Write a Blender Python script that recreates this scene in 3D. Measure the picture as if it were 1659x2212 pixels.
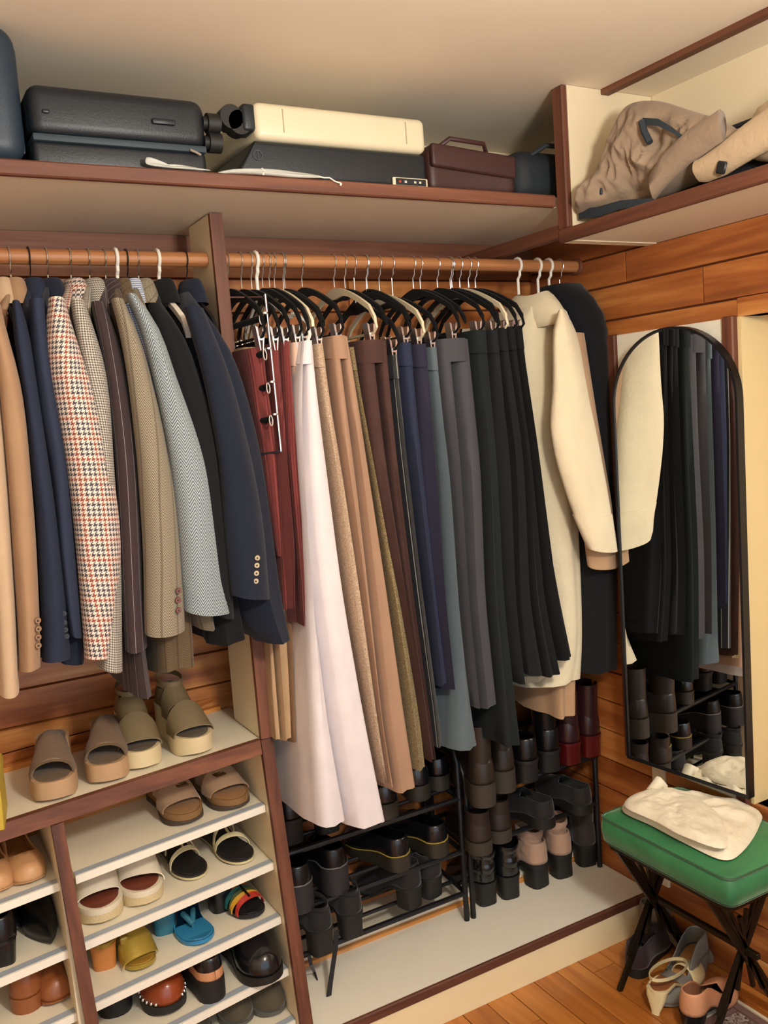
import bpy, bmesh, math, random
import numpy as np
from mathutils import Vector, Matrix

for o in list(bpy.data.objects): bpy.data.objects.remove(o)
C = bpy.context.scene.collection
S = bpy.context.scene
random.seed(7)

# ---------------------------------------------------------------- camera
H = 1.643                      # camera height
FPX = 1956.65                  # focal length in pixels of the 1659 px wide frame
YAW, PITCH, ROLL = -0.50561975, -0.10973547, 0.07227703
def _rot():
    a, b, c = YAW, PITCH, ROLL
    ya = np.array([[math.cos(a), -math.sin(a), 0], [math.sin(a), math.cos(a), 0], [0, 0, 1]])
    pi = np.array([[1, 0, 0], [0, math.cos(b), -math.sin(b)], [0, math.sin(b), math.cos(b)]])
    ro = np.array([[math.cos(c), 0, math.sin(c)], [0, 1, 0], [-math.sin(c), 0, math.cos(c)]])
    return ya @ pi @ ro        # columns: right, forward, up
RM = _rot()
cam = bpy.data.cameras.new('camera'); co = bpy.data.objects.new('camera', cam); C.objects.link(co)
cam.sensor_fit = 'HORIZONTAL'; cam.sensor_width = 36; cam.lens = 36 * FPX / 1659
cam.clip_start = 0.02
m4 = Matrix.Identity(4)
for i in range(3):
    m4[i][0] = RM[i][0]; m4[i][1] = RM[i][2]; m4[i][2] = -RM[i][1]
m4[2][3] = H
co.matrix_world = m4
S.camera = co

# ---------------------------------------------------------------- world, light, exposure
LAMP_POS = (0.80, 0.22, 1.98)
LAMP_STRENGTH = 240.0
w = bpy.data.worlds.new('world'); S.world = w; w.use_nodes = True
w.node_tree.nodes['Background'].inputs[0].default_value = (0.78, 0.90, 1.0, 1)
w.node_tree.nodes['Background'].inputs[1].default_value = 1.7
S.view_settings.view_transform = 'Standard'; S.view_settings.look = 'None'
S.view_settings.gamma = 1; S.view_settings.use_curve_mapping = False
S.view_settings.exposure = 0.0

# ---------------------------------------------------------------- pixel -> point
def ray(px, py):
    return RM @ np.array([(px - 829.5) / FPX, 1.0, -(py - 1106) / FPX])
def ax(px, py, X):
    r = ray(px, py) * 1.0; r = r * X / r[0]; return Vector((r[0], r[1], r[2] + H))
def ay(px, py, Y):
    r = ray(px, py); r = r * Y / r[1]; return Vector((r[0], r[1], r[2] + H))
def az(px, py, Z):
    r = ray(px, py); r = r * (Z - H) / r[2]; return Vector((r[0], r[1], r[2] + H))

# ---------------------------------------------------------------- materials
def lin(h):
    if not isinstance(h, str): return tuple(h) + (1,) if len(h) == 3 else h
    h = h.lstrip('#'); out = []
    for i in (0, 2, 4):
        c = int(h[i:i+2], 16) / 255
        out.append(c / 12.92 if c <= .04045 else ((c + .055) / 1.055) ** 2.4)
    return tuple(out) + (1,)
MATS = {}
class NT:
    def __init__(s, name):
        s.m = bpy.data.materials.new(name); s.m.use_nodes = True
        s.t = s.m.node_tree; s.b = s.t.nodes['Principled BSDF']
    def n(s, kind, **kw):
        x = s.t.nodes.new(kind)
        for k, v in kw.items(): setattr(x, k, v)
        return x
    def l(s, a, b): s.t.links.new(a, b)
    def put(s, sock, v):
        if hasattr(v, 'is_output') or isinstance(v, bpy.types.NodeSocket): s.l(v, sock)
        else: sock.default_value = v
    def math(s, op, a, b=0.0, c=None):
        x = s.n('ShaderNodeMath', operation=op)
        s.put(x.inputs[0], a); s.put(x.inputs[1], b)
        if c is not None: s.put(x.inputs[2], c)
        return x.outputs[0]
    def mix(s, f, a, b):
        x = s.n('ShaderNodeMix', data_type='RGBA')
        s.put(x.inputs[0], f); s.put(x.inputs[6], a); s.put(x.inputs[7], b)
        return x.outputs[2]
    def uv(s):
        x = s.n('ShaderNodeTexCoord'); y = s.n('ShaderNodeSeparateXYZ'); s.l(x.outputs['UV'], y.inputs[0])
        return y.outputs[0], y.outputs[1]
    def obj(s): return s.n('ShaderNodeTexCoord').outputs['Object']
    def noise(s, vec, scale, detail=3, dist=0.0, rough=.5):
        x = s.n('ShaderNodeTexNoise'); s.l(vec, x.inputs['Vector'])
        x.inputs['Scale'].default_value = scale; x.inputs['Detail'].default_value = detail
        x.inputs['Distortion'].default_value = dist; x.inputs['Roughness'].default_value = rough
        return x.outputs[0]
    def ramp(s, f, stops):
        x = s.n('ShaderNodeValToRGB'); s.l(f, x.inputs[0]); e = x.color_ramp.elements
        while len(e) < len(stops): e.new(.5)
        for i, (p, c) in enumerate(stops): e[i].position = p; e[i].color = lin(c)
        return x.outputs[0]
    def bump(s, h, strength=.3, dist=.002):
        x = s.n('ShaderNodeBump'); s.l(h, x.inputs['Height'])
        x.inputs['Strength'].default_value = strength; x.inputs['Distance'].default_value = dist
        s.l(x.outputs[0], s.b.inputs['Normal'])
def plain(name, color, rough=.5, metal=0, spec=None, bump=None, sheen=0, coat=0, vary=.0):
    if name in MATS: return MATS[name]
    t = NT(name); c = lin(color)
    t.b.inputs['Base Color'].default_value = c; t.b.inputs['Roughness'].default_value = rough
    t.b.inputs['Metallic'].default_value = metal
    if spec is not None: t.b.inputs['Specular IOR Level'].default_value = spec
    if sheen: t.b.inputs['Sheen Weight'].default_value = sheen; t.b.inputs['Sheen Roughness'].default_value = .4
    if coat: t.b.inputs['Coat Weight'].default_value = coat
    o = t.obj()
    if vary:
        f = t.noise(o, 9, 4)
        d = tuple(x * (1 - vary) for x in c[:3]) + (1,); u = tuple(min(1, x * (1 + vary)) for x in c[:3]) + (1,)
        t.l(t.mix(f, d, u), t.b.inputs['Base Color'])
    if bump:
        t.bump(t.noise(o, bump[0], 3), bump[1], .003)
    MATS[name] = t.m; return t.m
def cloth(name, color, sheen=None, vary=.10, wrinkle=.35):
    if name in MATS: return MATS[name]
    t = NT(name); c = lin(color); o = t.obj()
    if sheen is None: sheen = .12 if max(c[:3]) > .12 else .02
    t.b.inputs['Roughness'].default_value = .92; t.b.inputs['Specular IOR Level'].default_value = .2
    t.b.inputs['Sheen Weight'].default_value = sheen; t.b.inputs['Sheen Roughness'].default_value = .5
    f = t.noise(o, 14, 4)
    d = tuple(x * (1 - vary) for x in c[:3]) + (1,); u = tuple(min(1, x * (1 + vary)) for x in c[:3]) + (1,)
    t.l(t.mix(f, d, u), t.b.inputs['Base Color'])
    a = t.noise(o, 900, 2); b = t.noise(o, 11, 3, .6)
    h = t.math('ADD', t.math('MULTIPLY', a, .06), t.math('MULTIPLY', b, wrinkle))
    if wrinkle > .7: h = t.math('ADD', h, t.math('MULTIPLY', t.noise(o, 42, 3, 1.2), .32))
    t.bump(h, .5, .012)
    MATS[name] = t.m; return t.m
def pattern(name, fn, rough=.95):
    if name in MATS: return MATS[name]
    t = NT(name); t.b.inputs['Roughness'].default_value = rough; t.b.inputs['Specular IOR Level'].default_value = .2
    t.b.inputs['Sheen Weight'].default_value = .1
    u, v = t.uv(); col = fn(t, u, v); t.l(col, t.b.inputs['Base Color'])
    o = t.obj(); t.bump(t.math('ADD', t.math('MULTIPLY', t.noise(o, 700, 2), .12), t.math('MULTIPLY', t.noise(o, 11, 3), .3)), .5, .01)
    MATS[name] = t.m; return t.m
def houndstooth(k, dark, light, red=None):
    def fn(t, u, v):
        i = t.math('FLOOR', t.math('MULTIPLY', u, k)); j = t.math('FLOOR', t.math('MULTIPLY', v, k))
        def md(a, n): return t.math('FLOORED_MODULO', a, float(n))
        tw = t.math('LESS_THAN', md(t.math('SUBTRACT', i, j), 4), 2.0)
        wa = t.math('LESS_THAN', md(i, 8), 4.0); wb = t.math('LESS_THAN', md(j, 8), 4.0)
        s = t.math('ADD', t.math('MULTIPLY', tw, wa), t.math('MULTIPLY', t.math('SUBTRACT', 1.0, tw), wb))
        dk = lin(dark)
        if red:
            r = t.math('MAXIMUM', t.math('LESS_THAN', md(i, 32), 8.0), t.math('LESS_THAN', md(j, 32), 8.0))
            dk = t.mix(t.math('MULTIPLY', r, .75), dk, lin(red))
        return t.mix(s, lin(light), dk)
    return fn
def herring(p, wd, a, b, streak=None):
    def fn(t, u, v):
        z = t.math('ABSOLUTE', t.math('SUBTRACT', t.math('FRACT', t.math('DIVIDE', u, wd)), .5))
        z = t.math('MULTIPLY', z, wd * 1.6)
        s = t.math('FRACT', t.math('DIVIDE', t.math('ADD', v, z), p))
        f = t.math('LESS_THAN', s, .5)
        c = t.mix(f, lin(a), lin(b))
        if streak:
            g = t.math('LESS_THAN', t.math('FRACT', t.math('DIVIDE', u, wd * 2.1)), .12)
            c = t.mix(t.math('MULTIPLY', g, .55), c, lin(streak))
        n = t.noise(t.obj(), 260, 2)
        return t.mix(t.math('MULTIPLY', n, .35), c, lin(a))
    return fn
def pinstripe(p, wdt, base, stripe):
    def fn(t, u, v):
        f = t.math('LESS_THAN', t.math('FRACT', t.math('DIVIDE', u, p)), wdt)
        return t.mix(f, lin(base), lin(stripe))
    return fn
def checks(p, a, b, c2):
    def fn(t, u, v):
        f = t.math('LESS_THAN', t.math('FRACT', t.math('DIVIDE', u, p)), .5)
        g = t.math('LESS_THAN', t.math('FRACT', t.math('DIVIDE', v, p)), .5)
        x = t.mix(f, lin(a), lin(b)); y = t.mix(f, lin(b), lin(c2))
        return t.mix(g, x, y)
    return fn
def ribs(p, a, b):
    def fn(t, u, v):
        f = t.math('PINGPONG', t.math('DIVIDE', u, p), .5)
        return t.mix(t.math('MULTIPLY', f, 2.0), lin(a), lin(b))
    return fn
def tweed(a, b, c):
    def fn(t, u, v):
        o = t.obj(); n = t.noise(o, 420, 3)
        return t.ramp(n, [(.35, a), (.5, b), (.66, c)])
    return fn
def wood(name, stops, axis='x', rough=.45, scale=1.0, rnd=.5, streak=9.0, coat=.0, seed=0.0):
    if name in MATS: return MATS[name]
    t = NT(name); o = t.obj(); oi = t.n('ShaderNodeObjectInfo')
    mp = t.n('ShaderNodeMapping'); sc = [streak, streak, streak]; sc['xyz'.index(axis)] = .75
    mp.inputs['Scale'].default_value = [q * scale for q in sc]; t.l(o, mp.inputs['Vector'])
    off = t.n('ShaderNodeVectorMath', operation='ADD'); t.l(mp.outputs[0], off.inputs[0])
    cx = t.n('ShaderNodeCombineXYZ'); r40 = t.math('MULTIPLY', oi.outputs['Random'], 40.0)
    for q in range(3): t.l(r40, cx.inputs[q])
    t.l(cx.outputs[0], off.inputs[1])
    a = t.noise(off.outputs[0], 1.3, 3, 1.0); b = t.noise(off.outputs[0], 7, 5, .6)
    f = t.math('ADD', t.math('MULTIPLY', a, .72), t.math('MULTIPLY', b, .28))
    f = t.math('ADD', f, t.math('MULTIPLY', t.math('SUBTRACT', oi.outputs['Random'], .5), .28 * rnd))
    t.l(t.ramp(f, stops), t.b.inputs['Base Color'])
    t.b.inputs['Roughness'].default_value = rough; t.b.inputs['Coat Weight'].default_value = coat
    t.b.inputs['Coat Roughness'].default_value = .25
    t.bump(b, .12, .002)
    MATS[name] = t.m; return t.m

CEDAR = [(.28, '#74401f'), (.42, '#955328'), (.52, '#ab6733'), (.62, '#c28145'), (.74, '#d8a565')]
TRIM = [(.30, '#4a291e'), (.48, '#633927'), (.62, '#754731'), (.78, '#8a5b40')]
cedar_x = wood('cedar_boards_x', CEDAR, 'x', .42, coat=.15)
cedar_y = wood('cedar_boards_y', CEDAR, 'y', .42, coat=.15)
oak_floor = wood('oak_floor', [(.28, '#8a4d1c'), (.45, '#a9652a'), (.6, '#bd7a37'), (.78, '#cf9150')], 'y', .33, coat=.3, streak=12)
trim_x = wood('redwood_trim_x', TRIM, 'x', .6, rnd=.3, streak=14)
trim_y = wood('redwood_trim_y', TRIM, 'y', .6, rnd=.3, streak=14)
trim_z = wood('redwood_trim_z', TRIM, 'z', .6, rnd=.3, streak=14)
rod_wood = wood('fir_rod', [(.3, '#84502f'), (.5, '#a26a40'), (.7, '#b88152')], 'x', .5, rnd=.1, streak=40)
raw_edge = wood('raw_pine', [(.3, '#b0682c'), (.5, '#cf8a43'), (.7, '#dfa563')], 'x', .55, rnd=.1, streak=16)
cream_paint = plain('cream_paint', '#e2d3b4', .55, bump=(60, .06), vary=.03)
ceil_paint = plain('ceiling_paint', '#ecdfc9', .8, bump=(90, .05), vary=.03)
white_lam = plain('white_laminate', '#ece8da', .35, vary=.03)
white_panel = plain('white_panel', '#e9e4d4', .45, vary=.02)
shelf_white = plain('shelf_laminate', '#e4ddc8', .4, vary=.03)
alu = plain('aluminium', '#a3aebb', .45, .1)
black_metal = plain('black_metal', '#15161a', .38, .3)
chrome = plain('chrome', '#e6e8ea', .28, 1)
white_plastic = plain('white_plastic', '#e9e4d8', .35)
velvet_black = plain('hanger_flock_black', '#0b0c0e', .9, sheen=.05, spec=.2)
cream_plastic = plain('hanger_cream', '#d9ceb0', .5)
black_leather = plain('black_leather', '#0b0b0d', .30, bump=(160, .15))
black_suede = plain('black_suede', '#121113', .8, sheen=.2)
black_rubber = plain('black_rubber', '#151413', .6, bump=(120, .1))
mirror_glass = plain('mirror_glass', '#f2f5f3', .0, 1)

# ---------------------------------------------------------------- mesh builder
TF = {}
class MB:
    def __init__(s): s.v = []; s.f = []; s.uv = []      # uv per vertex (metres)
    def add(s, vs, fs, uv=None):
        n = len(s.v); s.v += [Vector(x) for x in vs]; s.f += [[i + n for i in q] for q in fs]
        s.uv += list(uv) if uv else [(x[0] + x[1], x[2]) for x in s.v[n:]]
        return s
    def box(s, lo, hi):
        x0, y0, z0 = lo; x1, y1, z1 = hi
        return s.add([(x0,y0,z0),(x1,y0,z0),(x1,y1,z0),(x0,y1,z0),(x0,y0,z1),(x1,y0,z1),(x1,y1,z1),(x0,y1,z1)],
                     [(3,2,1,0),(4,5,6,7),(0,1,5,4),(1,2,6,5),(2,3,7,6),(3,0,4,7)])
    def hexa(s, p):      # 8 points: bottom 4 (ccw), top 4
        return s.add(p, [(3,2,1,0),(4,5,6,7),(0,1,5,4),(1,2,6,5),(2,3,7,6),(3,0,4,7)])
    def rbox(s, lo, hi, r=.01, seg=3, rot=None, pivot=None):
        bm = bmesh.new(); bmesh.ops.create_cube(bm, size=1)
        lo, hi = Vector(lo), Vector(hi); c = (lo + hi) / 2; d = hi - lo
        for q in bm.verts: q.co = Vector((q.co.x * d.x, q.co.y * d.y, q.co.z * d.z)) + c
        bmesh.ops.bevel(bm, geom=bm.edges[:], offset=min(r, min(d) * .49), segments=seg, profile=.5, affect='EDGES')
        if rot is not None:
            pv = Vector(pivot) if pivot else c
            for q in bm.verts: q.co = rot @ (q.co - pv) + pv
        bm.verts.ensure_lookup_table()
        s.add([q.co.copy() for q in bm.verts], [[q.index for q in f.verts] for f in bm.faces]); bm.free(); return s
    def tube(s, pts, r, n=8, cap=True, closed=False):
        pts = [Vector(p) for p in pts]; rs = r if isinstance(r, (list, tuple)) else [r] * len(pts)
        N = len(pts); prev = None; rings = []
        for i, p in enumerate(pts):
            if closed: d = pts[(i + 1) % N] - pts[i - 1]
            else: d = pts[min(i + 1, N - 1)] - pts[max(i - 1, 0)]
            d.normalize()
            if prev is None:
                a = Vector((0, 0, 1)) if abs(d.z) < .9 else Vector((1, 0, 0)); u = d.cross(a).normalized()
            else:
                u = prev - d * prev.dot(d); u.normalize()
            prev = u; w = d.cross(u)
            rings.append([p + (u * math.cos(2*math.pi*k/n) + w * math.sin(2*math.pi*k/n)) * rs[i] for k in range(n)])
        return s.loft(rings, cap, cap, closed)
    def loft(s, rings, cap0=True, cap1=True, closed=False, uvs=None):
        n = len(rings[0]); vs = [v for r in rings for v in r]; fs = []
        R = len(rings)
        for i in range(R if closed else R - 1):
            j = (i + 1) % R
            for k in range(n): fs.append((i*n+k, i*n+(k+1) % n, j*n+(k+1) % n, j*n+k))
        if cap0 and not closed: fs.append(tuple(range(n - 1, -1, -1)))
        if cap1 and not closed: fs.append(tuple((R-1)*n + k for k in range(n)))
        return s.add(vs, fs, uvs)
    def grid(s, rows, uvs=None, flip=False):   # open sheet
        n = len(rows[0]); vs = [v for r in rows for v in r]; fs = []
        for i in range(len(rows) - 1):
            for k in range(n - 1):
                q = (i*n+k, i*n+k+1, (i+1)*n+k+1, (i+1)*n+k); fs.append(q[::-1] if flip else q)
        return s.add(vs, fs, uvs)
    def prism(s, outline, z0, z1):
        n = len(outline)
        vs = [(p[0], p[1], z0) for p in outline] + [(p[0], p[1], z1) for p in outline]
        fs = [tuple(range(n - 1, -1, -1)), tuple(range(n, 2 * n))] + [(i, (i+1) % n, n + (i+1) % n, n + i) for i in range(n)]
        return s.add(vs, fs)
    def ball(s, c, r, nu=10, nv=6):
        if not isinstance(r, (tuple, list)): r = (r, r, r)
        rings = []
        for i in range(1, nv):
            a = math.pi * i / nv
            rings.append([(c[0] + r[0]*math.sin(a)*math.cos(2*math.pi*k/nu), c[1] + r[1]*math.sin(a)*math.sin(2*math.pi*k/nu), c[2] - r[2]*math.cos(a)) for k in range(nu)])
        return s.loft(rings)
    def xf(s, fn): s.v = [Vector(fn(v)) for v in s.v]; return s
    def build(s, name, mat, parent=None, smooth=True, angle=40, solid=0, sub=0, local=False, weld=False):
        me = bpy.data.meshes.new(name)
        vs = s.v
        if parent is not None and not local and parent in TF:
            inv = TF[parent]; vs = [inv @ v for v in vs]
        me.from_pydata([tuple(v) for v in vs], [], s.f)
        uvl = me.uv_layers.new(name='UVMap')
        vi = np.empty(len(me.loops), dtype=np.int32); me.loops.foreach_get('vertex_index', vi)
        uvl.data.foreach_set('uv', np.array(s.uv, dtype=np.float32)[vi].ravel())
        me.materials.append(mat)
        bm = bmesh.new(); bm.from_mesh(me)
        if weld: bmesh.ops.remove_doubles(bm, verts=bm.verts[:], dist=.0004)
        bmesh.ops.recalc_face_normals(bm, faces=bm.faces[:]); bm.to_mesh(me); bm.free()
        if smooth:
            me.polygons.foreach_set('use_smooth', [True] * len(me.polygons))
            me.set_sharp_from_angle(angle=math.radians(angle))
        o = bpy.data.objects.new(name, me); C.objects.link(o)
        if parent is not None:
            o.parent = parent
            if parent in TF: TF[o] = TF[parent]
        if solid:
            md = o.modifiers.new('thickness', 'SOLIDIFY'); md.thickness = solid; md.offset = 0
        if sub:
            md = o.modifiers.new('smooth', 'SUBSURF'); md.levels = sub; md.render_levels = sub
        return o
def tag(o, label, cat, group=None):
    o['label'] = label; o['category'] = cat
    if group: o['group'] = group
    return o
def thing(name, label, cat, loc=(0, 0, 0), rotz=0, group=None):
    o = bpy.data.objects.new(name, None); C.objects.link(o); o.empty_display_size = .02
    o.location = loc; o.rotation_euler = (0, 0, rotz)
    TF[o] = (Matrix.Translation(Vector(loc)) @ Matrix.Rotation(rotz, 4, 'Z')).inverted()
    return tag(o, label, cat, group)
def struct(o): o['kind'] = 'structure'; return o
def sroot(name, loc=(0, 0, 0)):
    o = bpy.data.objects.new(name, None); C.objects.link(o); o.location = loc; o.empty_display_size = .02
    TF[o] = Matrix.Translation(Vector(loc)).inverted(); return struct(o)
def clone(root, loc, rotz, label=None, group=None, mirror=False):
    r = root.copy(); C.objects.link(r); r.location = loc; r.rotation_euler = (0, 0, rotz)
    if mirror: r.scale = (1, -1, 1)
    if label: r['label'] = label
    if group: r['group'] = group
    def rec(a, b):
        for ch in list(a.children):
            c = ch.copy(); C.objects.link(c); c.parent = b; rec(ch, c)
    rec(root, r); return r

# ================================================================= ROOM SHELL
YB, XR, ZC = 2.40, 1.94, 2.432
XL, YF = -1.0, -1.2
PLT = .118                    # platform height
def planks_wall(root, plane, a0, a1, z0, z1, mat, thick=.014, hgt=.092, holes=(), seed=1, minlen=.5, maxlen=1.3):
    rnd = random.Random(seed); z = z0
    while z < z1 - .005:
        zt = min(z + hgt, z1); a = a0 - rnd.random() * .8
        while a < a1:
            b = a + minlen + rnd.random() * (maxlen - minlen); A, B = max(a, a0), min(b, a1); a = b
            segs = [(A, B)]
            for (h0, h1, hz0, hz1) in holes:
                if zt > hz0 + .01 and z < hz1 - .01:
                    ns = []
                    for (p, q) in segs:
                        if p < h0: ns.append((p, min(q, h0)))
                        if q > h1: ns.append((max(p, h1), q))
                    segs = ns
            for (p, q) in segs:
                if q - p < .02: continue
                mb = MB(); g = .0012; d = rnd.random() * .0014; e = .002
                c0, c1 = p + g, q - g; zz0, zz1 = z + g, zt - g; t = thick - d
                # chamfered board: back rectangle + inset front
                if plane == 'back':
                    f = lambda u, zz, dep: (u, YB - dep, zz)
                else:
                    f = lambda u, zz, dep: (XR - dep, u, zz)
                mb.hexa([f(c0, zz0, 0), f(c1, zz0, 0), f(c1, zz1, 0), f(c0, zz1, 0),
                         f(c0 + e, zz0 + e, t), f(c1 - e, zz0 + e, t), f(c1 - e, zz1 - e, t), f(c0 + e, zz1 - e, t)])
                mb.build('plank', mat, root, smooth=False)
        z = zt
# back wall: backing + cedar boards below the high shelf, painted board above
wb = sroot('wall_back', (0, YB, 0))
MB().box((XL, YB, 0), (XR + .45, YB + .06, ZC)).build('backing', plain('dark_gap', '#54290f', .9), wb, smooth=False)
planks_wall(wb, 'back', .0, XR, .10, 2.138, cedar_x, seed=3, minlen=1.0, maxlen=2.2)
MB().box((XL, YB - .012, 2.138), (XR, YB, ZC)).build('painted_board', cream_paint, wb, smooth=False)
MB().box((XL, YB - .013, .10), (-.002, YB, 2.138)).build('side_board', cedar_x, wb, smooth=False)
# right wall, with the recess behind the cream reveal
NY0, NY1, NZ0, NZ1 = .55, 1.575, .536, 1.817
wr = sroot('wall_right', (XR, 0, 0))
gap = plain('dark_gap', '#54290f', .9)
for nm, lo, hi in (('backing', (XR, NY1, 0), (XR + .06, YB, ZC)), ('backing', (XR, YF, 0), (XR + .06, NY0, ZC)),
                   ('backing', (XR, NY0, 0), (XR + .06, NY1, NZ0)), ('backing', (XR, NY0, NZ1), (XR + .06, NY1, ZC))):
    MB().box(lo, hi).build(nm, gap, wr, smooth=False)
planks_wall(wr, 'right', .35, YB - .015, 0, 2.05, cedar_y, seed=11, holes=((NY0, NY1, NZ0, NZ1),), hgt=.098, minlen=.7, maxlen=1.6)
MB().box((XR - .012, YF, 2.05), (XR, 1.872, ZC)).build('painted_board', cream_paint, wr, smooth=False)
MB().box((XR - .012, 1.872, 2.138), (XR, YB - .013, ZC)).build('painted_board', cream_paint, wr, smooth=False)
planks_wall(wr, 'right', 1.872, YB - .015, 2.05, 2.138, cedar_y, seed=21, hgt=.088)
MB().box((XR - .013, YF, 0), (XR, .348, 2.05)).build('side_board', cedar_y, wr, smooth=False)
MB().box((XR - .012, NY1 - .008, NZ0), (XR + .4, NY1 + .02, NZ1)).build('recess_side', plain('recess_cream', '#dcc592', .6, vary=.03), wr, smooth=False)
MB().box((XR + .4, NY0, NZ0), (XR + .43, NY1 + .02, NZ1)).build('recess_back', cream_paint, wr, smooth=False)
MB().box((XR, NY0 - .02, NZ0), (XR + .4, NY0, NZ1)).build('recess_side', cream_paint, wr, smooth=False)
MB().box((XR, NY0, NZ1), (XR + .43, NY1 + .02, NZ1 + .02)).build('recess_top', cedar_y, wr, smooth=False)
MB().box((XR - .0135, NY0, NZ1), (XR, NY1, 1.8628)).build('plank', cedar_y, wr, smooth=False)
MB().box((XR - .0135, NY0, .489), (XR, NY1, NZ0)).build('plank', cedar_y, wr, smooth=False)
for k in range(4):
    MB().box((XR + .002 + k*.1, NY0, NZ0 - .02), (XR + .1 + k*.1, NY1 + .02, NZ0)).build('sill_board', cedar_y, wr, smooth=False)
struct(MB().box((XL - .06, YF, 0), (XL, YB, ZC)).build('wall_left', cream_paint, smooth=False))
# ceiling
struct(MB().box((XL - .06, YF, ZC), (XR + .45, YB + .06, ZC + .05)).build('ceiling', ceil_paint, smooth=False))
# floor boards run towards the closet
fl = sroot('floor')
MB().box((XL, YF, -.05), (XR + .06, YB, -.006)).build('subfloor', gap, fl, smooth=False)
rnd = random.Random(5); xx = XL
while xx < XR:
    x1 = min(xx + .082, XR); yy = YF - rnd.random() * .9
    while yy < YB:
        y1 = yy + .6 + rnd.random() * .9; A, B = max(yy, YF), min(y1, YB); yy = y1
        if B - A < .02 or (A > 1.96): continue
        e = .0015; t = -rnd.random() * .0008
        MB().hexa([(xx + .0006, A + .0006, -.018), (x1 - .0006, A + .0006, -.018), (x1 - .0006, B - .0006, -.018), (xx + .0006, B - .0006, -.018),
                   (xx + e, A + e, t), (x1 - e, A + e, t), (x1 - e, B - e, t), (xx + e, B - e, t)]).build('floorboard', oak_floor, fl, smooth=False)
    xx = x1
# ceiling batten
struct(MB().box((1.745, YF, ZC - .014), (1.772, 1.833, ZC)).build('trim_1', trim_y, smooth=False))
# white panel and stiles on the right wall
struct(MB().rbox((XR - .024, 1.61, .536), (XR - .012, 1.992, 1.816), .002, 1).build('trim_2', white_panel, smooth=False))
struct(MB().rbox((XR - .034, 1.992, .536), (XR - .013, 2.024, 1.818), .003, 1).build('trim_3', trim_z, smooth=False))
struct(MB().rbox((XR - .034, 1.575, .520), (XR - .013, 1.610, 1.820), .003, 1).build('trim_4', trim_z, smooth=False))
struct(MB().rbox((XR - .022, 1.875, .165), (XR - .012, 1.925, .536), .002, 1).build('trim_5', cream_paint, smooth=False))

# ---------------------------------------------------------------- built-in closet
# platform
PF = 1.953
t = thing('closet_platform', 'low white platform with redwood edge and cream riser under the shoe racks', 'platform', (1.36, PF, 0))
MB().box((.783, PF + .012, .03), (XR - .014, 2.245, PLT)).build('deck', white_lam, t, smooth=False)
MB().rbox((.783, PF, PLT - .026), (XR - .014, PF + .012, PLT + .001), .003, 1).build('edge_trim', trim_x, t, smooth=False)
MB().box((.783, PF + .004, 0), (XR - .014, PF + .012, PLT - .026)).build('riser', plain('riser_cream', '#ead8ae', .5, vary=.03), t, smooth=False)
MB().rbox((.783, 2.232, PLT), (XR - .014, 2.246, PLT + .012), .002, 1).build('rear_batten', raw_edge, t, smooth=False)
MB().box((.783, 2.246, .03), (XR - .014, YB - .015, PLT + .026)).build('rear_deck', shelf_white, t, smooth=False)

# high shelf along the back wall
SF, ST, SBt = 1.872, 2.167, 2.139
t = thing('high_shelf', 'long cream shelf with redwood front edge holding the suitcases', 'shelf', (.5, 2.13, SBt))
MB().box((XL + .01, SF + .018, SBt + .001), (XR - .014, YB - .014, ST)).build('board', shelf_white, t, smooth=False)
MB().rbox((XL + .01, SF, SBt - .001), (1.612, SF + .018, ST + .001), .003, 1).build('edge_trim', trim_x, t, smooth=False)
MB().box((XL + .01, YB - .032, SBt - .045), (XR - .014, YB - .0145, SBt)).build('wall_cleat', trim_x, t, smooth=False)
# right shelf with end partition
t = thing('side_shelf', 'cream side shelf with redwood edge and end partition under the ceiling', 'shelf', (1.78, 1.0, 2.046))
MB().box((1.63, YF + .1, 2.048), (XR - .014, 1.834, 2.078)).build('board', shelf_white, t, smooth=False)
MB().rbox((1.613, YF + .1, 2.046), (1.631, 1.872, 2.079), .003, 1).build('edge_trim', trim_y, t, smooth=False)
MB().box((1.631, 1.834, 2.046), (XR - .014, 1.871, ZC - .001)).build('partition', cream_paint, t, smooth=False)
MB().rbox((1.613, 1.833, 2.079), (1.631, 1.8725, ZC - .001), .003, 1).build('partition_trim', trim_z, t, smooth=False)
MB().box((1.614, 1.8735, 2.060), (1.642, YB - .034, 2.092)).build('support_rail', trim_y, t, smooth=False)
# divider board between the two rods
DX0, DX1 = .7525, .7815
t = thing('closet_divider', 'narrow upright divider with redwood edge between the two clothes rods', 'divider', (.767, 2.17, .86))
MB().hexa([(DX0, 2.082, .860), (DX1, 2.082, .860), (DX1, 2.262, .860), (DX0, 2.262, .860),
           (DX0, 2.112, SBt - .002), (DX1, 2.112, SBt - .002), (DX1, 2.262, SBt - .002), (DX0, 2.262, SBt - .002)]).build('board', cream_paint, t, smooth=False)
MB().hexa([(DX0 - .001, 2.066, .860), (DX1 + .001, 2.066, .860), (DX1 + .001, 2.0815, .860), (DX0 - .001, 2.0815, .860),
           (DX0 - .001, 2.099, SBt - .002), (DX1 + .001, 2.099, SBt - .002), (DX1 + .001, 2.1115, SBt - .002), (DX0 - .001, 2.1115, SBt - .002)]).build('edge_trim', trim_z, t, smooth=False)
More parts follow.
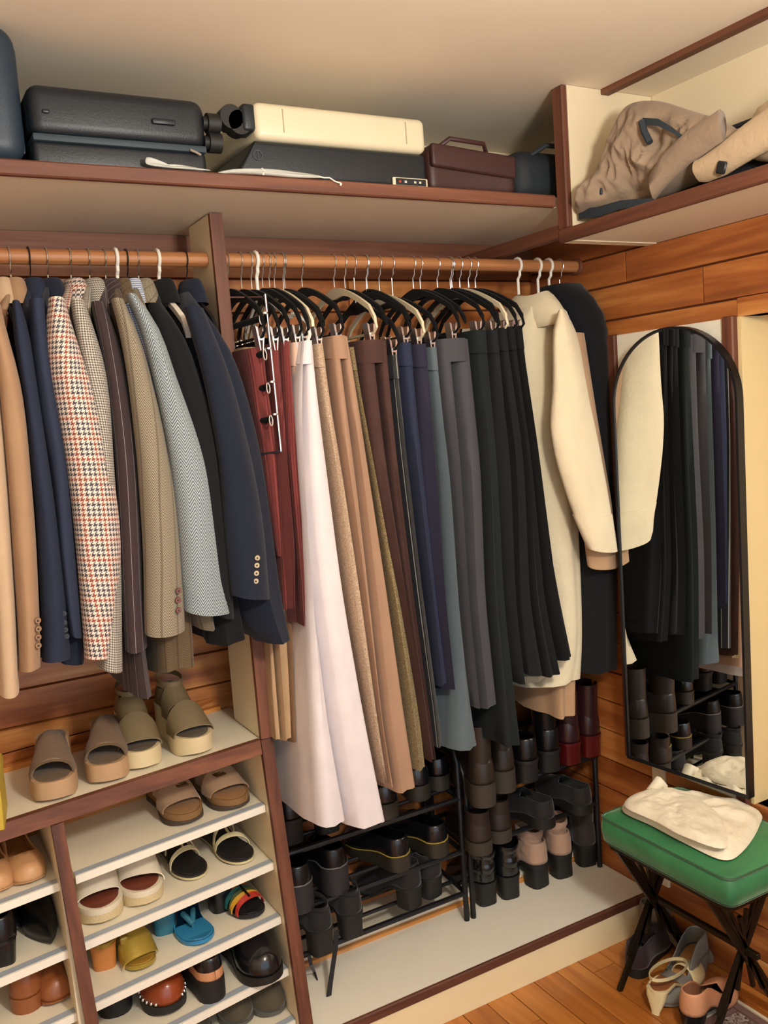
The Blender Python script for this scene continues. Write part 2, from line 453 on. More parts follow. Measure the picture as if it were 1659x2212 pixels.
# rods
RY, RZ, RR = 2.1525, 2.0384, .0174
for x0, x1, lb in ((XL + .005, DX0 - .0005, 'round wooden clothes rod carrying the jackets'), (DX1 + .0005, XR - .0145, 'round wooden clothes rod carrying the trousers and coats')):
    t = thing('clothes_rod', lb, 'rod', ((x0 + x1) / 2, RY, RZ))
    MB().tube([(x0, RY, RZ), (x1, RY, RZ)], RR, 20).build('pole', rod_wood, t)
    xe = x1 - .006 if x1 > 1 else x0 + .006
    MB().tube([(xe - .006, RY, RZ), (xe + .006, RY, RZ)], RR + .006, 20).build('socket', trim_z, t)

# shoe shelf unit (front line runs slightly askew to the wall and leans out at the bottom)
US = .165                                    # plan slope of its front
UT = .858
def ufront(x, z, rec=0): return 2.068 + US * (x - .752) - .15 * (UT - z) + rec
def urear(x): return 2.372 + US * (x - .752)
t = thing('shoe_shelf_unit', 'built-in shoe shelving with redwood front frame and white shelves', 'shelving', (.3, 2.1, PLT))
UXL = -.62
def ubox(x0, x1, z0, z1, recf, name, mat, rear=None, front=None):
    ps = []
    for z in (z0, z1):
        ya, yb = (ufront(x0, z, recf), ufront(x1, z, recf)) if front is None else (ufront(x0, z, front), ufront(x1, z, front))
        ra, rb = (urear(x0), urear(x1)) if rear is None else (ufront(x0, z, rear), ufront(x1, z, rear))
        ps += [(x0, ya, z), (x1, yb, z), (x1, rb, z), (x0, ra, z)]
    return MB().hexa(ps).build(name, mat, t, smooth=False)
ubox(UXL, DX0, UT - .016, UT, .018, 'top_board', shelf_white)
ubox(UXL, DX0 - .004, UT - .034, UT + .001, 0, 'top_trim', trim_x, rear=.0175)
ubox(DX0 - .002, DX1 + .002, .002, UT - .001, .0, 'front_post', trim_z, rear=.016)
ubox(DX0, DX1, .002, UT - .001, .0165, 'side_panel', cream_paint)
def post(x0, x1, dx):
    ps = []
    for z, d in ((.002, dx), (UT - .035, 0)):
        for (xx_, rr_) in ((x0 + d, -.004), (x1 + d, -.004), (x1 + d, .012), (x0 + d, .012)): ps.append((xx_, ufront(xx_, z, rr_), z))
    MB().hexa(ps).build('front_post', trim_z, t, smooth=False)
post(.234, .260, .03)
post(-.29, -.264, .02)
for px_ in (.24, -.284):
    ubox(px_ - .002, px_ + .014, .002, UT - .035, .02, 'side_panel', cream_paint)
MB().box((UXL - .02, 1.84, .1), (UXL, 2.2, UT)).build('side_panel', cream_paint, t, smooth=False)
SZ = [.684, .540, .406, .277, .150]
def ushelf(x0, x1, zz):
    s_ = ubox(x0, x1, zz - .016, zz, .045, 'shelf', shelf_white)
    def sub(z0, z1, r0, r1, nm, mt):
        ps = []
        for z in (z0, z1): ps += [(x0, ufront(x0, zz, r0), z), (x1, ufront(x1, zz, r0), z), (x1, ufront(x1, zz, r1), z), (x0, ufront(x0, zz, r1), z)]
        MB().hexa(ps).build(nm, mt, s_, smooth=False)
    sub(zz + .0002, zz + .0014, .0445, .064, 'edge_strip', alu)
    sub(zz - .017, zz + .0008, .040, .0445, 'shelf_lip', white_lam)
for zz in SZ:
    ushelf(.275, DX0 - .001, zz)
for zz in SZ:
    ushelf(-.25, .248, zz)
MB().hexa([(UXL, urear(UXL), PLT), (DX0, urear(DX0), PLT), (DX0, urear(DX0) + .008, PLT), (UXL, urear(UXL) + .008, PLT),
           (UXL, urear(UXL), UT - .017), (DX0, urear(DX0), UT - .017), (DX0, urear(DX0) + .008, UT - .017), (UXL, urear(UXL) + .008, UT - .017)]).build('back_panel', cedar_x, t, smooth=False)
for k, (zz, dd) in enumerate(((UT + .012, 0), (UT + .034, .03))):
    MB().hexa([(UXL, urear(UXL) - .006 + dd, UT - .016), (DX0 - .002, urear(DX0) - .006 + dd, UT - .016), (DX0 - .002, urear(DX0) + .03 + dd*.2, UT - .016), (UXL, urear(UXL) + .024 + dd, UT - .016),
               (UXL, urear(UXL) - .006 + dd, zz), (DX0 - .002, urear(DX0) - .006 + dd, zz), (DX0 - .002, min(YB - .016, urear(DX0) + .024 + dd), zz), (UXL, urear(UXL) + .024 + dd, zz)]).build('rear_batten', raw_edge if k == 0 else cedar_x, t, smooth=False)
#@@GARMENTS
# ---------------------------------------------------------------- ceiling lamp (above and behind the view)
lx, ly, lz = LAMP_POS
t = thing('ceiling_lamp', 'glowing white glass globe pendant lamp hanging from the ceiling', 'lamp', (lx, ly, ZC))
MB().tube([(lx, ly, ZC - .002), (lx, ly, ZC - .022)], .06, 24).build('ceiling_rose', plain('lamp_mount', '#cfc8b8', .4, .6), t)
MB().tube([(lx, ly, ZC - .02), (lx, ly, lz + .09)], .012, 12).build('stem', plain('lamp_mount', '#cfc8b8', .4, .6), t)
_g = NT('lamp_glass_glow'); _g.b.inputs['Base Color'].default_value = (1, .95, .85, 1)
_g.b.inputs['Emission Color'].default_value = (1.0, .915, .80, 1); _g.b.inputs['Emission Strength'].default_value = LAMP_STRENGTH
MB().ball((lx, ly, lz), .10, 28, 14).build('glass_globe', _g.m, t)

# ================================================================= GARMENTS
def interp_rows(rows, n):
    a = np.array(rows, float); ys = a[:, 0]
    q = np.linspace(ys[0], ys[-1], n)
    # smooth (pchip-like): linear then light blur keeps the traced outline
    out = np.stack([np.interp(q, ys, a[:, k]) for k in range(a.shape[1])], 1)
    for _ in range(2):
        o2 = out.copy(); o2[1:-1, 1:] = .25*out[:-2, 1:] + .5*out[1:-1, 1:] + .25*out[2:, 1:]; out = o2
    return out
def smooth01(x): x = max(0, min(1, x)); return x*x*(3-2*x)
def ring_uv(rings, step=None):
    uv = []; v = 0
    for i, r in enumerate(rings):
        if i: v += (Vector(r[0]) - Vector(rings[i-1][0])).length
        u = 0
        for k, p in enumerate(r):
            if k: u += (Vector(p) - Vector(r[k-1])).length if step is None else step
            uv.append((u, -v))
    return uv
def hem(rings, inset=.012, up=.03):
    r = rings[-1]; c = sum((Vector(p) for p in r), Vector()) / len(r)
    rings.append([Vector(p) + (c - Vector(p)) * .06 for p in r])
    rings.append([Vector(p) + (c - Vector(p)) * .10 + Vector((0, 0, up)) for p in r])
def slab(rows, yn=1.97, yb=2.33, n=20, m=36, fold=.006, seed=0, ex=.45, bx=1.0, wave=3, hemup=.03, bulge=.02, step=None):
    """hanging cloth seen edge-on; rows = (py, pxL, pxR[, yn, yb]) along the photo, at the depth of its front edge"""
    R = interp_rows([r if len(r) == 5 else (r[0], r[1], r[2], yn, yb) for r in rows], n)
    rnd = random.Random(seed); ph = [rnd.random()*6.28 for _ in range(4)]; rings = []
    for i, (py, xl, xr, y0, y1) in enumerate(R):
        a = ay(xl, py, y0); b = ay(xr, py, y0); z = (a.z + b.z) / 2; hw = (b.x - a.x) / 2; xc = (a.x + b.x) / 2
        g = i / (n - 1); ring = []
        for k in range(m):
            th = 2*math.pi*k/m - math.pi/2
            c, s_ = math.cos(th), math.sin(th)
            ca = math.copysign(abs(c)**ex, c); sa = math.copysign(abs(s_)**ex, s_)
            f = (sa + 1) / 2                     # 0 front .. 1 back
            x = xc + hw*ca*(1 + (bx - 1)*f); y = y0 + (y1 - y0)*f
            amp = fold*smooth01(g*2.5)
            w1 = math.sin(y*38 + ph[0] + g*1.3); w2 = math.sin(y*83 + ph[1] - g*2.1)
            x += amp*(w1*.8 + w2*.45) * (abs(ca)**2)
            fr = max(0, -sa)**3
            x_ = ca*wave*1.7 + ph[2] + g*.9
            y += fr*(amp*1.5*math.sin(x_) - bulge*(1 - ca*ca)*.5)
            ring.append(Vector((x, y, z + .004*g*math.sin(th*2 + ph[3]))))
        rings.append(ring)
    if hemup: hem(rings, up=hemup)
    mb = MB(); mb.loft(rings, True, True, uvs=ring_uv(rings, step)); return mb
def sleeve(rows, dep, ry=.05, n=20, m=24, fold=.004, seed=0, hemup=.03, dep1=None):
    R = interp_rows([(r[0], r[1], r[2]) for r in rows], n); rnd = random.Random(seed); ph = [rnd.random()*6.28 for _ in range(3)]
    rings = []
    for i, (py, xl, xr) in enumerate(R):
        g = i/(n-1); d = dep + ((dep1 - dep)*g if dep1 else 0)
        a = ay(xl, py, d); b = ay(xr, py, d); c = (a + b)/2; u = (b - a)/2
        wv = Vector((c.x, c.y, 0)).normalized(); ring = []
        for k in range(m):
            th = 2*math.pi*k/m
            q = 1 + fold/.05*(math.sin(3*th + ph[0] + g*5)*.5 + math.sin(5*th + ph[1] - g*7)*.3)
            ring.append(c + u*math.cos(th)*(1 if abs(math.cos(th)) > .9 else 1) + wv*ry*math.sin(th)*q + Vector((0, 0, .006*g*math.sin(th + ph[2]))))
        rings.append(ring)
    if hemup: hem(rings, up=hemup)
    mb = MB(); mb.loft(rings, True, True, uvs=ring_uv(rings)); return mb

def hook_pts(x, zneck, r=.021, tilt=0.0):
    pts = [(x, RY, zneck), (x, RY, RZ - RR - .012)]
    # up round the front of the rod, over the top and down a little behind
    c = RZ; R_ = RR + .0035
    pts = [Vector((x, RY, zneck)), Vector((x, RY, RZ - R_ - .018)), Vector((x, RY - .010, RZ - R_ - .008))]
    for k in range(9):
        a = math.radians(-60 + k*28); pts.append(Vector((x, RY - math.cos(a)*R_, c + math.sin(a)*R_)))
    return pts
def mk_hanger(name, label, x, group, kind, half=.205, drop=.085, zneck=1.975, clips=None):
    """kind: flock | cream | white (thick tubular) | wire"""
    t = thing(name, label, 'hanger', (x, RY, zneck), 0, group)
    mt = {'flock': velvet_black, 'cream': cream_plastic, 'white': white_plastic, 'wire': black_metal}[kind]
    if kind == 'white':
        MB().tube(hook_pts(x, zneck), .0042, 8).build('hook', white_plastic, t)
    else:
        MB().tube(hook_pts(x, zneck), .0016, 6).build('hook', chrome if kind != 'wire' else black_metal, t)
    pts = []
    for k in range(-8, 9):
        f = k/8; yy = RY + f*half; z = zneck - .006 - drop*(abs(f)**1.5)
        if abs(f) > .93: z -= .018
        pts.append((x, yy, z))
    # flat contoured arms: thin in x, tall in z
    rings = []
    for (xx_, yy, z) in pts:
        hgt = .010 + .016*max(0, 1 - abs(yy - RY)/.06)
        tt = .0035 if kind != 'white' else .006
        rings.append([(xx_ - tt, yy, z - hgt), (xx_ + tt, yy, z - hgt), (xx_ + tt, yy, z + .004), (xx_ - tt, yy, z + .004)])
    MB().loft(rings).build('arms', mt, t, angle=60)
    zb = zneck - .006 - drop - .052
    if clips is not None:
        MB().tube([(x, RY - half + .004, zneck - drop - .02), (x, RY - half - .004, zb + .012), (x, RY - half + .012, zb),
                   (x, RY + half - .012, zb), (x, RY + half + .004, zb + .012), (x, RY + half - .004, zneck - drop - .02)], .0036, 6).build('bar', mt if kind == 'cream' else velvet_black, t)
        for yc in clips:
            b = MB()
            for sgn in (-1, 1):
                b.hexa([(x + sgn*.002, yc - .013, zb - .03), (x + sgn*.004, yc - .013, zb - .03), (x + sgn*.004, yc + .013, zb - .03), (x + sgn*.002, yc + .013, zb - .03),
                        (x + sgn*.006, yc - .013, zb + .022), (x + sgn*.012, yc - .013, zb + .026), (x + sgn*.012, yc + .013, zb + .026), (x + sgn*.006, yc + .013, zb + .022)])
            b.tube([(x, yc - .014, zb - .002), (x, yc + .014, zb - .002)], .006, 8)
            b.build('clip', chrome, t, smooth=False)
    return t

# ---- jackets on the left rod
def jacket(name, label, cat, hook_px, rows_s, rows_b, mat_s, mat_b=None, seed=0, hk='flock', sl_dep=1.93, ry=.05, buttons=(), bmat=None, extra=None, group=None, hlabel=None, collar=True):
    mat_b = mat_b or mat_s
    x = ay(hook_px, 562, RY).x
    t = thing(name, label, cat, (x, RY, 1.2), 0, group)
    if rows_b: slab(rows_b, seed=seed, fold=.007, yn=1.955, yb=2.35).build('body', mat_b, t, angle=70)
    if rows_s:
        s_ = sleeve(rows_s, sl_dep, ry, seed=seed+1); so = s_.build('sleeve', mat_s, t, angle=70)
        MB.xf(s_, lambda v: (v.x + .012, 2*RY - v.y, v.z)); s_.v = [Vector((v.x, min(v.y, 2.375), v.z)) for v in s_.v]
        s_.build('sleeve', mat_s, t, angle=70)
        for (bx_, by_) in buttons:
            p = ay(bx_, by_, sl_dep - ry - .004); d = Vector((p.x, p.y, 0)).normalized()
            p = ay(bx_, by_, sl_dep - ry*.86)
            MB().tube([p + d*.006, p - d*.004, p - d*.0046], [.0058, .0058, .0050], 16).build('button', bmat, so, angle=25)
            MB().tube([p - d*.0040, p - d*.0052], .0021, 8).build('button_holes', plain('button_dark', '#1c1512', .6), so)
    if collar:
        # collar: folded band round the hanger neck
        r = []
        for zz, a, b in ((1.925, .034, .075), (1.955, .030, .064), (1.978, .024, .052), (1.984, .019, .046), (1.968, .015, .042)):
            r.append([Vector((x + a*math.cos(2*math.pi*k/18), RY - .02 + b*math.sin(2*math.pi*k/18), zz)) for k in range(18)])
        MB().loft(r, False, False, uvs=ring_uv(r)).build('collar', mat_b, t)
    if hk: mk_hanger('coat_hanger', hlabel or ('%s under the %s' % ({'flock': 'slim dark hanger', 'white': 'white plastic hanger', 'wire': 'thin black hanger'}[hk], label.split(' with ')[0].split(' hanging')[0].split(' between')[0].split(' beside')[0].split(' squeezed')[0].split(', first')[0])), x, 'hangers on the jacket rod', hk, zneck=1.955, half=.18)
    return t
def shoulder(px0, py0, rows):       # prepend rows that slope from the hanger neck out to the shoulder
    (py, xl, xr) = rows[0]; xm = (xl + xr)/2
    top = [(py0, px0 - 9, px0 + 9, 2.09, 2.215), (py0 + (py - py0)*.45, px0*.55 + xm*.45 - 15, px0*.55 + xm*.45 + 15, 2.03, 2.275)]
    return top + [(a, b, c, 1.955, 2.35) for (a, b, c) in rows]
G = 'jackets on the left rod'
MH = pattern('houndstooth_red_check', houndstooth(760, '#4a4650', '#ddd0c2', '#9c4a34'))
MG = pattern('small_grey_check', houndstooth(1500, '#4b4a46', '#c4bdb0'))
MPIN = pattern('brown_pinstripe', pinstripe(.021, .055, '#3c2f30', '#8a7f80'))
MTW = pattern('tan_herringbone_tweed', herring(.0062, .020, '#665d4d', '#a59b86', '#4a4032'))
MGIN = pattern('blue_gingham', checks(.0052, '#e4e6ea', '#9aa7bd', '#4c5d80'))
MGR = pattern('grey_herringbone', herring(.0080, .023, '#58636a', '#b2bcbf'))
MBT = pattern('brown_tweed', herring(.0055, .015, '#46392b', '#746349', '#372b20'))
navy = cloth('navy_wool', '#262d40'); navy2 = cloth('blue_navy_wool', '#2c3347'); dnavy = cloth('midnight_wool', '#1b2130', sheen=.08)
camel = cloth('camel_wool', '#9f7f62'); ecru = cloth('ecru_linen', '#bda386'); blackw = cloth('black_wool', '#131417', sheen=.06)

jacket('blazer', 'pale ecru linen blazer, first on the jacket rod beside the camel one', 'jacket', -6,
       [(690, -70, -18), (900, -50, 8), (1100, -30, 22), (1300, -12, 34), (1490, -4, 42)], shoulder(-8, 640, [(690, -60, -12), (900, -45, 0), (1490, -30, 30)]), ecru, seed=1, hk='flock', group=G)
jacket('blazer', 'plain camel wool blazer with buttoned cuff hanging beside the navy one', 'jacket', 20,
       [(660, -30, 2), (690, -24, 6), (743, -14, 22), (814, -6, 44), (905, 4, 57), (1060, 18, 70), (1159, 24, 78), (1358, 38, 87), (1443, 40, 88)],
       shoulder(20, 628, [(690, -22, 6), (900, 0, 44), (1430, 40, 80)]), camel, seed=2, group=G,
       buttons=((82, 1340), (83, 1358), (83, 1376), (83, 1394)), bmat=plain('tan_button', '#8a6a4c', .4), sl_dep=1.92)
jacket('blazer', 'navy blue wool blazer hanging between the camel and the second navy blazer', 'jacket', 62,
       [(655, 26, 44), (700, 24, 62), (800, 40, 76), (900, 56, 92), (1000, 64, 106), (1100, 76, 122), (1300, 86, 146), (1424, 90, 153)],
       shoulder(62, 628, [(700, 40, 70), (900, 60, 100), (1420, 95, 150)]), navy, seed=3, group=G, hk='wire', sl_dep=1.94)
jacket('blazer', 'brighter navy blazer with dark cuff buttons beside the houndstooth jacket', 'jacket', 100,
       [(650, 62, 98), (700, 62, 104), (800, 72, 116), (900, 84, 135), (1000, 106, 150), (1100, 118, 156), (1200, 126, 164), (1366, 147, 178)],
       shoulder(100, 622, [(700, 70, 110), (900, 90, 140), (1100, 118, 160), (1432, 128, 192)]), navy2, dnavy, seed=4, group=G, hk='flock', sl_dep=1.95,
       buttons=((138, 1325), (139, 1344), (141, 1360), (144, 1374)), bmat=plain('dark_button', '#20242c', .25))
jacket('blazer', 'cream houndstooth jacket with brick red overcheck', 'jacket', 150,
       [(648, 104, 140), (670, 99, 146), (719, 95, 159), (794, 101, 189), (864, 116, 214), (966, 135, 233), (1060, 150, 251), (1159, 161, 263), (1278, 171, 259), (1350, 177, 249), (1419, 182, 237)],
       shoulder(150, 620, [(690, 110, 150), (900, 130, 200), (1415, 190, 262)]), MH, seed=5, group=G, sl_dep=1.935, ry=.055)
jacket('blazer', 'fine grey and white checked blazer between the houndstooth and pinstripe jackets', 'jacket', 190,
       [(652, 152, 183), (743, 165, 215), (804, 180, 234), (905, 200, 241), (1006, 212, 246), (1200, 218, 262), (1444, 216, 264)],
       shoulder(190, 620, [(690, 158, 200), (900, 190, 236), (1442, 216, 262)]), MG, seed=6, group=G, sl_dep=1.95)
jacket('blazer', 'dark brown pinstripe jacket with long tail and narrow sleeve', 'jacket', 225,
       [(655, 196, 225), (709, 208, 250), (787, 225, 270), (905, 240, 287), (1000, 250, 298), (1159, 258, 306), (1278, 262, 309), (1398, 270, 318)],
       shoulder(225, 622, [(700, 210, 245), (900, 240, 286), (1398, 278, 320), (1505, 290, 338)]), MPIN, seed=7, group=G, sl_dep=1.955, ry=.04)
jacket('blazer', 'tan herringbone tweed jacket with three brown cuff buttons', 'jacket', 250,
       [(650, 240, 268), (682, 250, 280), (736, 262, 309), (820, 276, 327), (888, 284, 347), (972, 294, 362), (1060, 300, 380), (1159, 307, 389), (1239, 310, 394), (1342, 310, 401), (1362, 312, 400)],
       shoulder(250, 618, [(690, 250, 290), (900, 290, 345), (1345, 330, 428), (1448, 336, 432)]), MTW, MBT, seed=8, group=G, hk='white', sl_dep=1.93, ry=.052,
       buttons=((386, 1276), (385, 1296), (386, 1318)), bmat=plain('brown_button', '#6e3f36', .3))
jacket('shirt', 'blue and white gingham shirt squeezed between the two tweed jackets', 'shirt', 272,
       [(660, 262, 284), (763, 300, 337), (804, 316, 351), (905, 330, 360), (949, 340, 365), (1200, 352, 380), (1340, 360, 392)],
       None, MGIN, seed=9, group=None, hk='wire', sl_dep=1.96, ry=.03)
jacket('blazer', 'pale grey herringbone tweed jacket beside the blue gingham shirt', 'jacket', 296,
       [(640, 272, 296), (689, 296, 338), (743, 312, 361), (787, 322, 371), (854, 338, 398), (922, 352, 425), (1000, 366, 453), (1119, 380, 469), (1239, 390, 485), (1316, 396, 499)],
       shoulder(290, 618, [(690, 300, 335), (900, 352, 400), (1316, 420, 470), (1357, 432, 477)]), MGR, MTW, seed=10, group=G, hk='flock', sl_dep=1.93, ry=.05)
jacket('blazer', 'plain black wool jacket beside the grey herringbone one', 'jacket', 340,
       [(660, 320, 352), (700, 330, 385), (740, 345, 408), (837, 372, 438), (922, 395, 466), (1000, 410, 478), (1200, 440, 500), (1330, 470, 505)],
       shoulder(338, 640, [(700, 330, 372), (900, 390, 440), (1388, 466, 540)]), blackw, seed=11, group=G, hk='white', sl_dep=1.95)
jacket('blazer', 'black-navy wool blazer with four horn cuff buttons beside the divider', 'jacket', 400,
       [(668, 395, 440), (700, 405, 452), (760, 425, 480), (850, 446, 510), (1000, 474, 546), (1119, 481, 568), (1200, 488, 575), (1288, 498, 582)],
       shoulder(402, 632, [(680, 392, 462), (733, 410, 506), (780, 420, 530), (900, 450, 566), (1000, 470, 588), (1100, 485, 602), (1300, 520, 626), (1386, 568, 641)]), dnavy, seed=12, group=G, hk='wire', sl_dep=1.925,
       buttons=((556, 1205), (555, 1221), (554, 1238), (553, 1255)), bmat=plain('horn_button', '#b8a888', .25))

# ---- trousers on the right rod
def trousers(label, rows, mat, seed, yn=1.97, split=None, kind='flock', group='trousers on the right rod', clipdy=.17, cat='trousers', band=True, name='trousers', hanger=True, hlab=None):
    xs = (ay(rows[0][1], rows[0][0], yn).x + ay(rows[0][2], rows[0][0], yn).x)/2; zt = ay(rows[0][1], rows[0][0], yn).z
    t = thing(name, label, cat, (xs, RY, zt - .6), 0, group)
    if split:
        ra = np.array(rows, float); sp = np.interp(ra[:, 0], [p for p, _ in split], [q for _, q in split])
        slab([(r[0], r[1], s_ - .5) for r, s_ in zip(rows, sp)], yn, 2.33, seed=seed, fold=.005).build('leg', mat, t, angle=70)
        slab([(r[0], s_ + .5, r[2]) for r, s_ in zip(rows, sp)], yn + .004, 2.33, seed=seed+50, fold=.005).build('leg', mat, t, angle=70)
    else:
        slab(rows, yn, 2.33, seed=seed, step=.02 if mat is pin2 else None, ex=.45 if mat is not pin2 else .6).build('legs', mat, t, angle=70)
    if band:
        r0 = rows[0]; q = 45
        w0, w1 = np.interp(r0[0] + q, [r[0] for r in rows], [r[1] for r in rows]), np.interp(r0[0] + q, [r[0] for r in rows], [r[2] for r in rows])
        slab([(r0[0] - 2, r0[1] - 1.5, r0[2] + 1.5), (r0[0] + q, w0 - 1.5, w1 + 1.5)], yn - .004, 2.334, n=4, fold=0, hemup=0).build('waistband', mat, t, angle=70)
    if hanger:
        mk_hanger('trouser_hanger', hlab or ('%s clip hanger holding the %s' % ('slim black' if kind == 'flock' else 'pale cream', label.split(' hanging')[0].split(' with ')[0].split(' next ')[0])), xs, 'clip hangers on the right rod', kind,
                  zneck=min(1.975, zt + .155), drop=.08, clips=(RY - clipdy, RY + clipdy))
    return t
GT = 'trousers on the right rod'
pale = cloth('pale_pink_white', '#dcd5d8', wrinkle=.25); rib = pattern('rust_rib_knit', ribs(.009, '#582523', '#87423e'))
shim = pattern('sand_flecked', tweed('#987d66', '#b1977e', '#ccb79e')); camelp = cloth('camel_trouser', '#a3826a')
olivet = pattern('olive_gold_tweed', tweed('#5c4f36', '#82724f', '#a08f69'))
suede = cloth('brown_suede_cloth', '#4a3430', vary=.3); choc = cloth('chocolate_wool', '#3a2b28')
pin2 = pattern('black_pinstripe', pinstripe(.046, .09, '#1a1b20', '#8a8a84'))
nv1 = cloth('navy_trouser', '#2a3046'); nv2 = cloth('plum_navy', '#2b2a3c'); gb = cloth('slate_flannel', '#57636a'); ch = cloth('charcoal_trouser', '#47474c')
tb = cloth('black_teal', '#1b2021'); k2 = cloth('black_crepe', '#1d1f21'); k3 = cloth('soft_black', '#191a1c'); k4 = cloth('black_wool2', '#151617'); k5 = cloth('jet_black', '#121315')
tanp = cloth('tan_chino', '#ad8f6c'); dtan = cloth('dark_tan', '#7a5d43'); blush = cloth('blush_cotton', '#d3b09a')

trousers('tan chinos with gathered hem hanging behind the black-navy blazer', [(752, 520, 556), (1000, 548, 585), (1300, 570, 618), (1500, 578, 630), (1597, 586, 632)], tanp, 101, yn=2.05, split=((752, 536), (1597, 606)))
trousers('brown trousers hanging beside the tan chinos', [(752, 556, 580), (1000, 585, 605), (1300, 618, 640), (1602, 632, 648)], dtan, 102, yn=2.05)
trousers('dark slate trousers hanging behind the rust knit', [(752, 580, 600), (1300, 640, 652), (1598, 648, 664)], ch, 103, yn=2.05)
# rust knit folded over the tiered hanger
x = ay(588, 760, 1.99).x
t = thing('knit_trousers', 'rust red ribbed knit trousers folded over the tiered hanger bars', 'trousers', (x, RY, 1.3))
slab([(742, 578, 606), (800, 580, 610), (1000, 592, 622), (1200, 606, 642), (1312, 612, 640)], 1.985, 2.30, seed=21, fold=.008, wave=5).build('leg', rib, t, angle=70)
slab([(738, 606, 628), (800, 610, 632), (1000, 622, 641), (1200, 640, 657), (1352, 648, 669)], 1.975, 2.30, seed=22, fold=.006, wave=5).build('leg', rib, t, angle=70)
slab([(752, 530, 580), (800, 536, 580), (900, 552, 590), (975, 566, 598), (1100, 580, 605), (1200, 592, 612)], 2.0, 2.30, seed=23, fold=.006, wave=5).build('panel', rib, t, angle=70)
# tiered chrome hanger
p0, p1 = ay(573, 636, 1.965), ay(607, 975, 1.965)
t = thing('tiered_hanger', 'chrome five tier trouser hanger with black bars beside the divider', 'hanger', (p0.x, RY, 1.9))
MB().tube(hook_pts(p0.x - .055, 1.955) [::-1] + [Vector((p0.x - .055, RY, 1.95)), Vector((p0.x, RY - .17, 1.925)), p0], .0018, 6).build('hook', chrome, t)
MB().tube([p0 + (p1 - p0)*k/10 for k in range(11)], .0027, 8).tube([p1, p1 + Vector((-.03, .05, -.004))], .0028, 6).build('pole', chrome, t)
for (bx_, by_) in ((573, 690), (581, 766), (588, 838), (594, 908)):
    p = ay(bx_, by_, 1.963)
    MB().tube([p + Vector((-.004, 0, .006)), p + Vector((-.012, .012, .002)), p + Vector((-.035, .30, .0))], [.004, .0075, .0075], 10).build('bar', velvet_black, t)
    rg = [p + Vector((-.011 + .004*math.cos(a), -.003 + .004*math.sin(a)*.2, .012*math.sin(a))) for a in [2*math.pi*k/12 for k in range(12)]]
    MB().tube(rg, .0016, 6, closed=True).build('ring', chrome, t)
    MB().tube([p + Vector((0, 0, .012)), p + Vector((0, 0, .016))], .0078, 12).build('collar', chrome, t)
trousers('blush cotton trousers just showing beside the rust knit', [(742, 626, 650), (900, 636, 641), (1000, 641, 646), (1560, 662, 670)], blush, 104, yn=1.985)
trousers('very wide pale pinkish white trousers with pressed crease and deep hem', [(738, 652, 677), (800, 641, 683), (900, 640, 699), (1000, 645, 714), (1150, 654, 734), (1300, 663, 754), (1450, 664, 780), (1560, 667, 800), (1700, 676, 828), (1782, 681, 845)], pale, 105, yn=1.955, split=((738, 655), (900, 655), (1000, 656), (1242, 668), (1373, 695), (1560, 716), (1782, 757)))
trousers('sand coloured flecked trousers beside the wide white ones', [(745, 677, 700), (900, 699, 722), (1000, 714, 741), (1300, 754, 786), (1560, 800, 818), (1692, 824, 838)], shim, 106, yn=1.975)
trousers('camel brown wide trousers with dark inner seam', [(727, 711, 752), (850, 724, 775), (1000, 741, 797), (1300, 784, 845), (1560, 817, 883), (1703, 838, 905)], camelp, 107, split=((727, 733), (1000, 768), (1300, 799), (1560, 824), (1703, 848)))
trousers('olive gold tweed trousers next to the camel pair', [(752, 752, 764), (1000, 797, 806), (1300, 845, 868), (1560, 883, 912), (1658, 893, 922)], olivet, 108, yn=1.98, hanger=False)
trousers('brown suede trousers with broad waistband', [(736, 772, 838), (800, 778, 842), (1000, 805, 858), (1300, 867, 892), (1560, 912, 927), (1642, 922, 938)], suede, 109, split=((736, 812), (1000, 838), (1300, 880), (1642, 931)), yn=1.968, kind='cream')
trousers('black pinstripe trousers next to the brown suede pair', [(770, 838, 862), (1000, 858, 888), (1300, 892, 925), (1560, 927, 957), (1608, 930, 963)], pin2, 110, yn=1.975)
trousers('navy trousers next to the pinstripe pair', [(742, 862, 892), (1000, 888, 917), (1300, 925, 945), (1478, 944, 967)], nv1, 111)
trousers('plum navy trousers with slanting pocket', [(745, 892, 925), (1000, 917, 949), (1300, 945, 964), (1490, 966, 984)], nv2, 112, yn=1.965, kind='cream')
trousers('slate grey flannel trousers with flared hem', [(752, 925, 944), (870, 936, 956), (1000, 949, 974), (1300, 966, 999), (1500, 976, 1021), (1617, 972, 1042)], gb, 113, yn=1.972)
trousers('charcoal wool trousers with pleats', [(733, 944, 1018), (850, 955, 1030), (1000, 974, 1044), (1300, 999, 1053), (1525, 1022, 1076)], ch, 114, yn=1.97, split=((733, 975), (1000, 1000), (1300, 1012), (1525, 1036)), kind='flock')
trousers('green-black wide trousers with long narrow leg', [(715, 1018, 1055), (1000, 1044, 1077), (1300, 1053, 1092), (1560, 1078, 1122), (1608, 1083, 1128)], tb, 115, yn=1.965)
trousers('black crepe trousers, second of the black pairs', [(715, 1055, 1076), (1000, 1077, 1110), (1300, 1092, 1119), (1476, 1113, 1140)], k2, 116, yn=1.972)
trousers('soft black trousers, third of the black pairs', [(710, 1076, 1094), (1000, 1110, 1130), (1300, 1119, 1145), (1456, 1138, 1176)], k3, 117, yn=1.968, kind='cream')
trousers('black wool trousers, fourth of the black pairs', [(708, 1094, 1111), (1000, 1130, 1150), (1300, 1145, 1179), (1456, 1174, 1214)], k4, 118, yn=1.972)
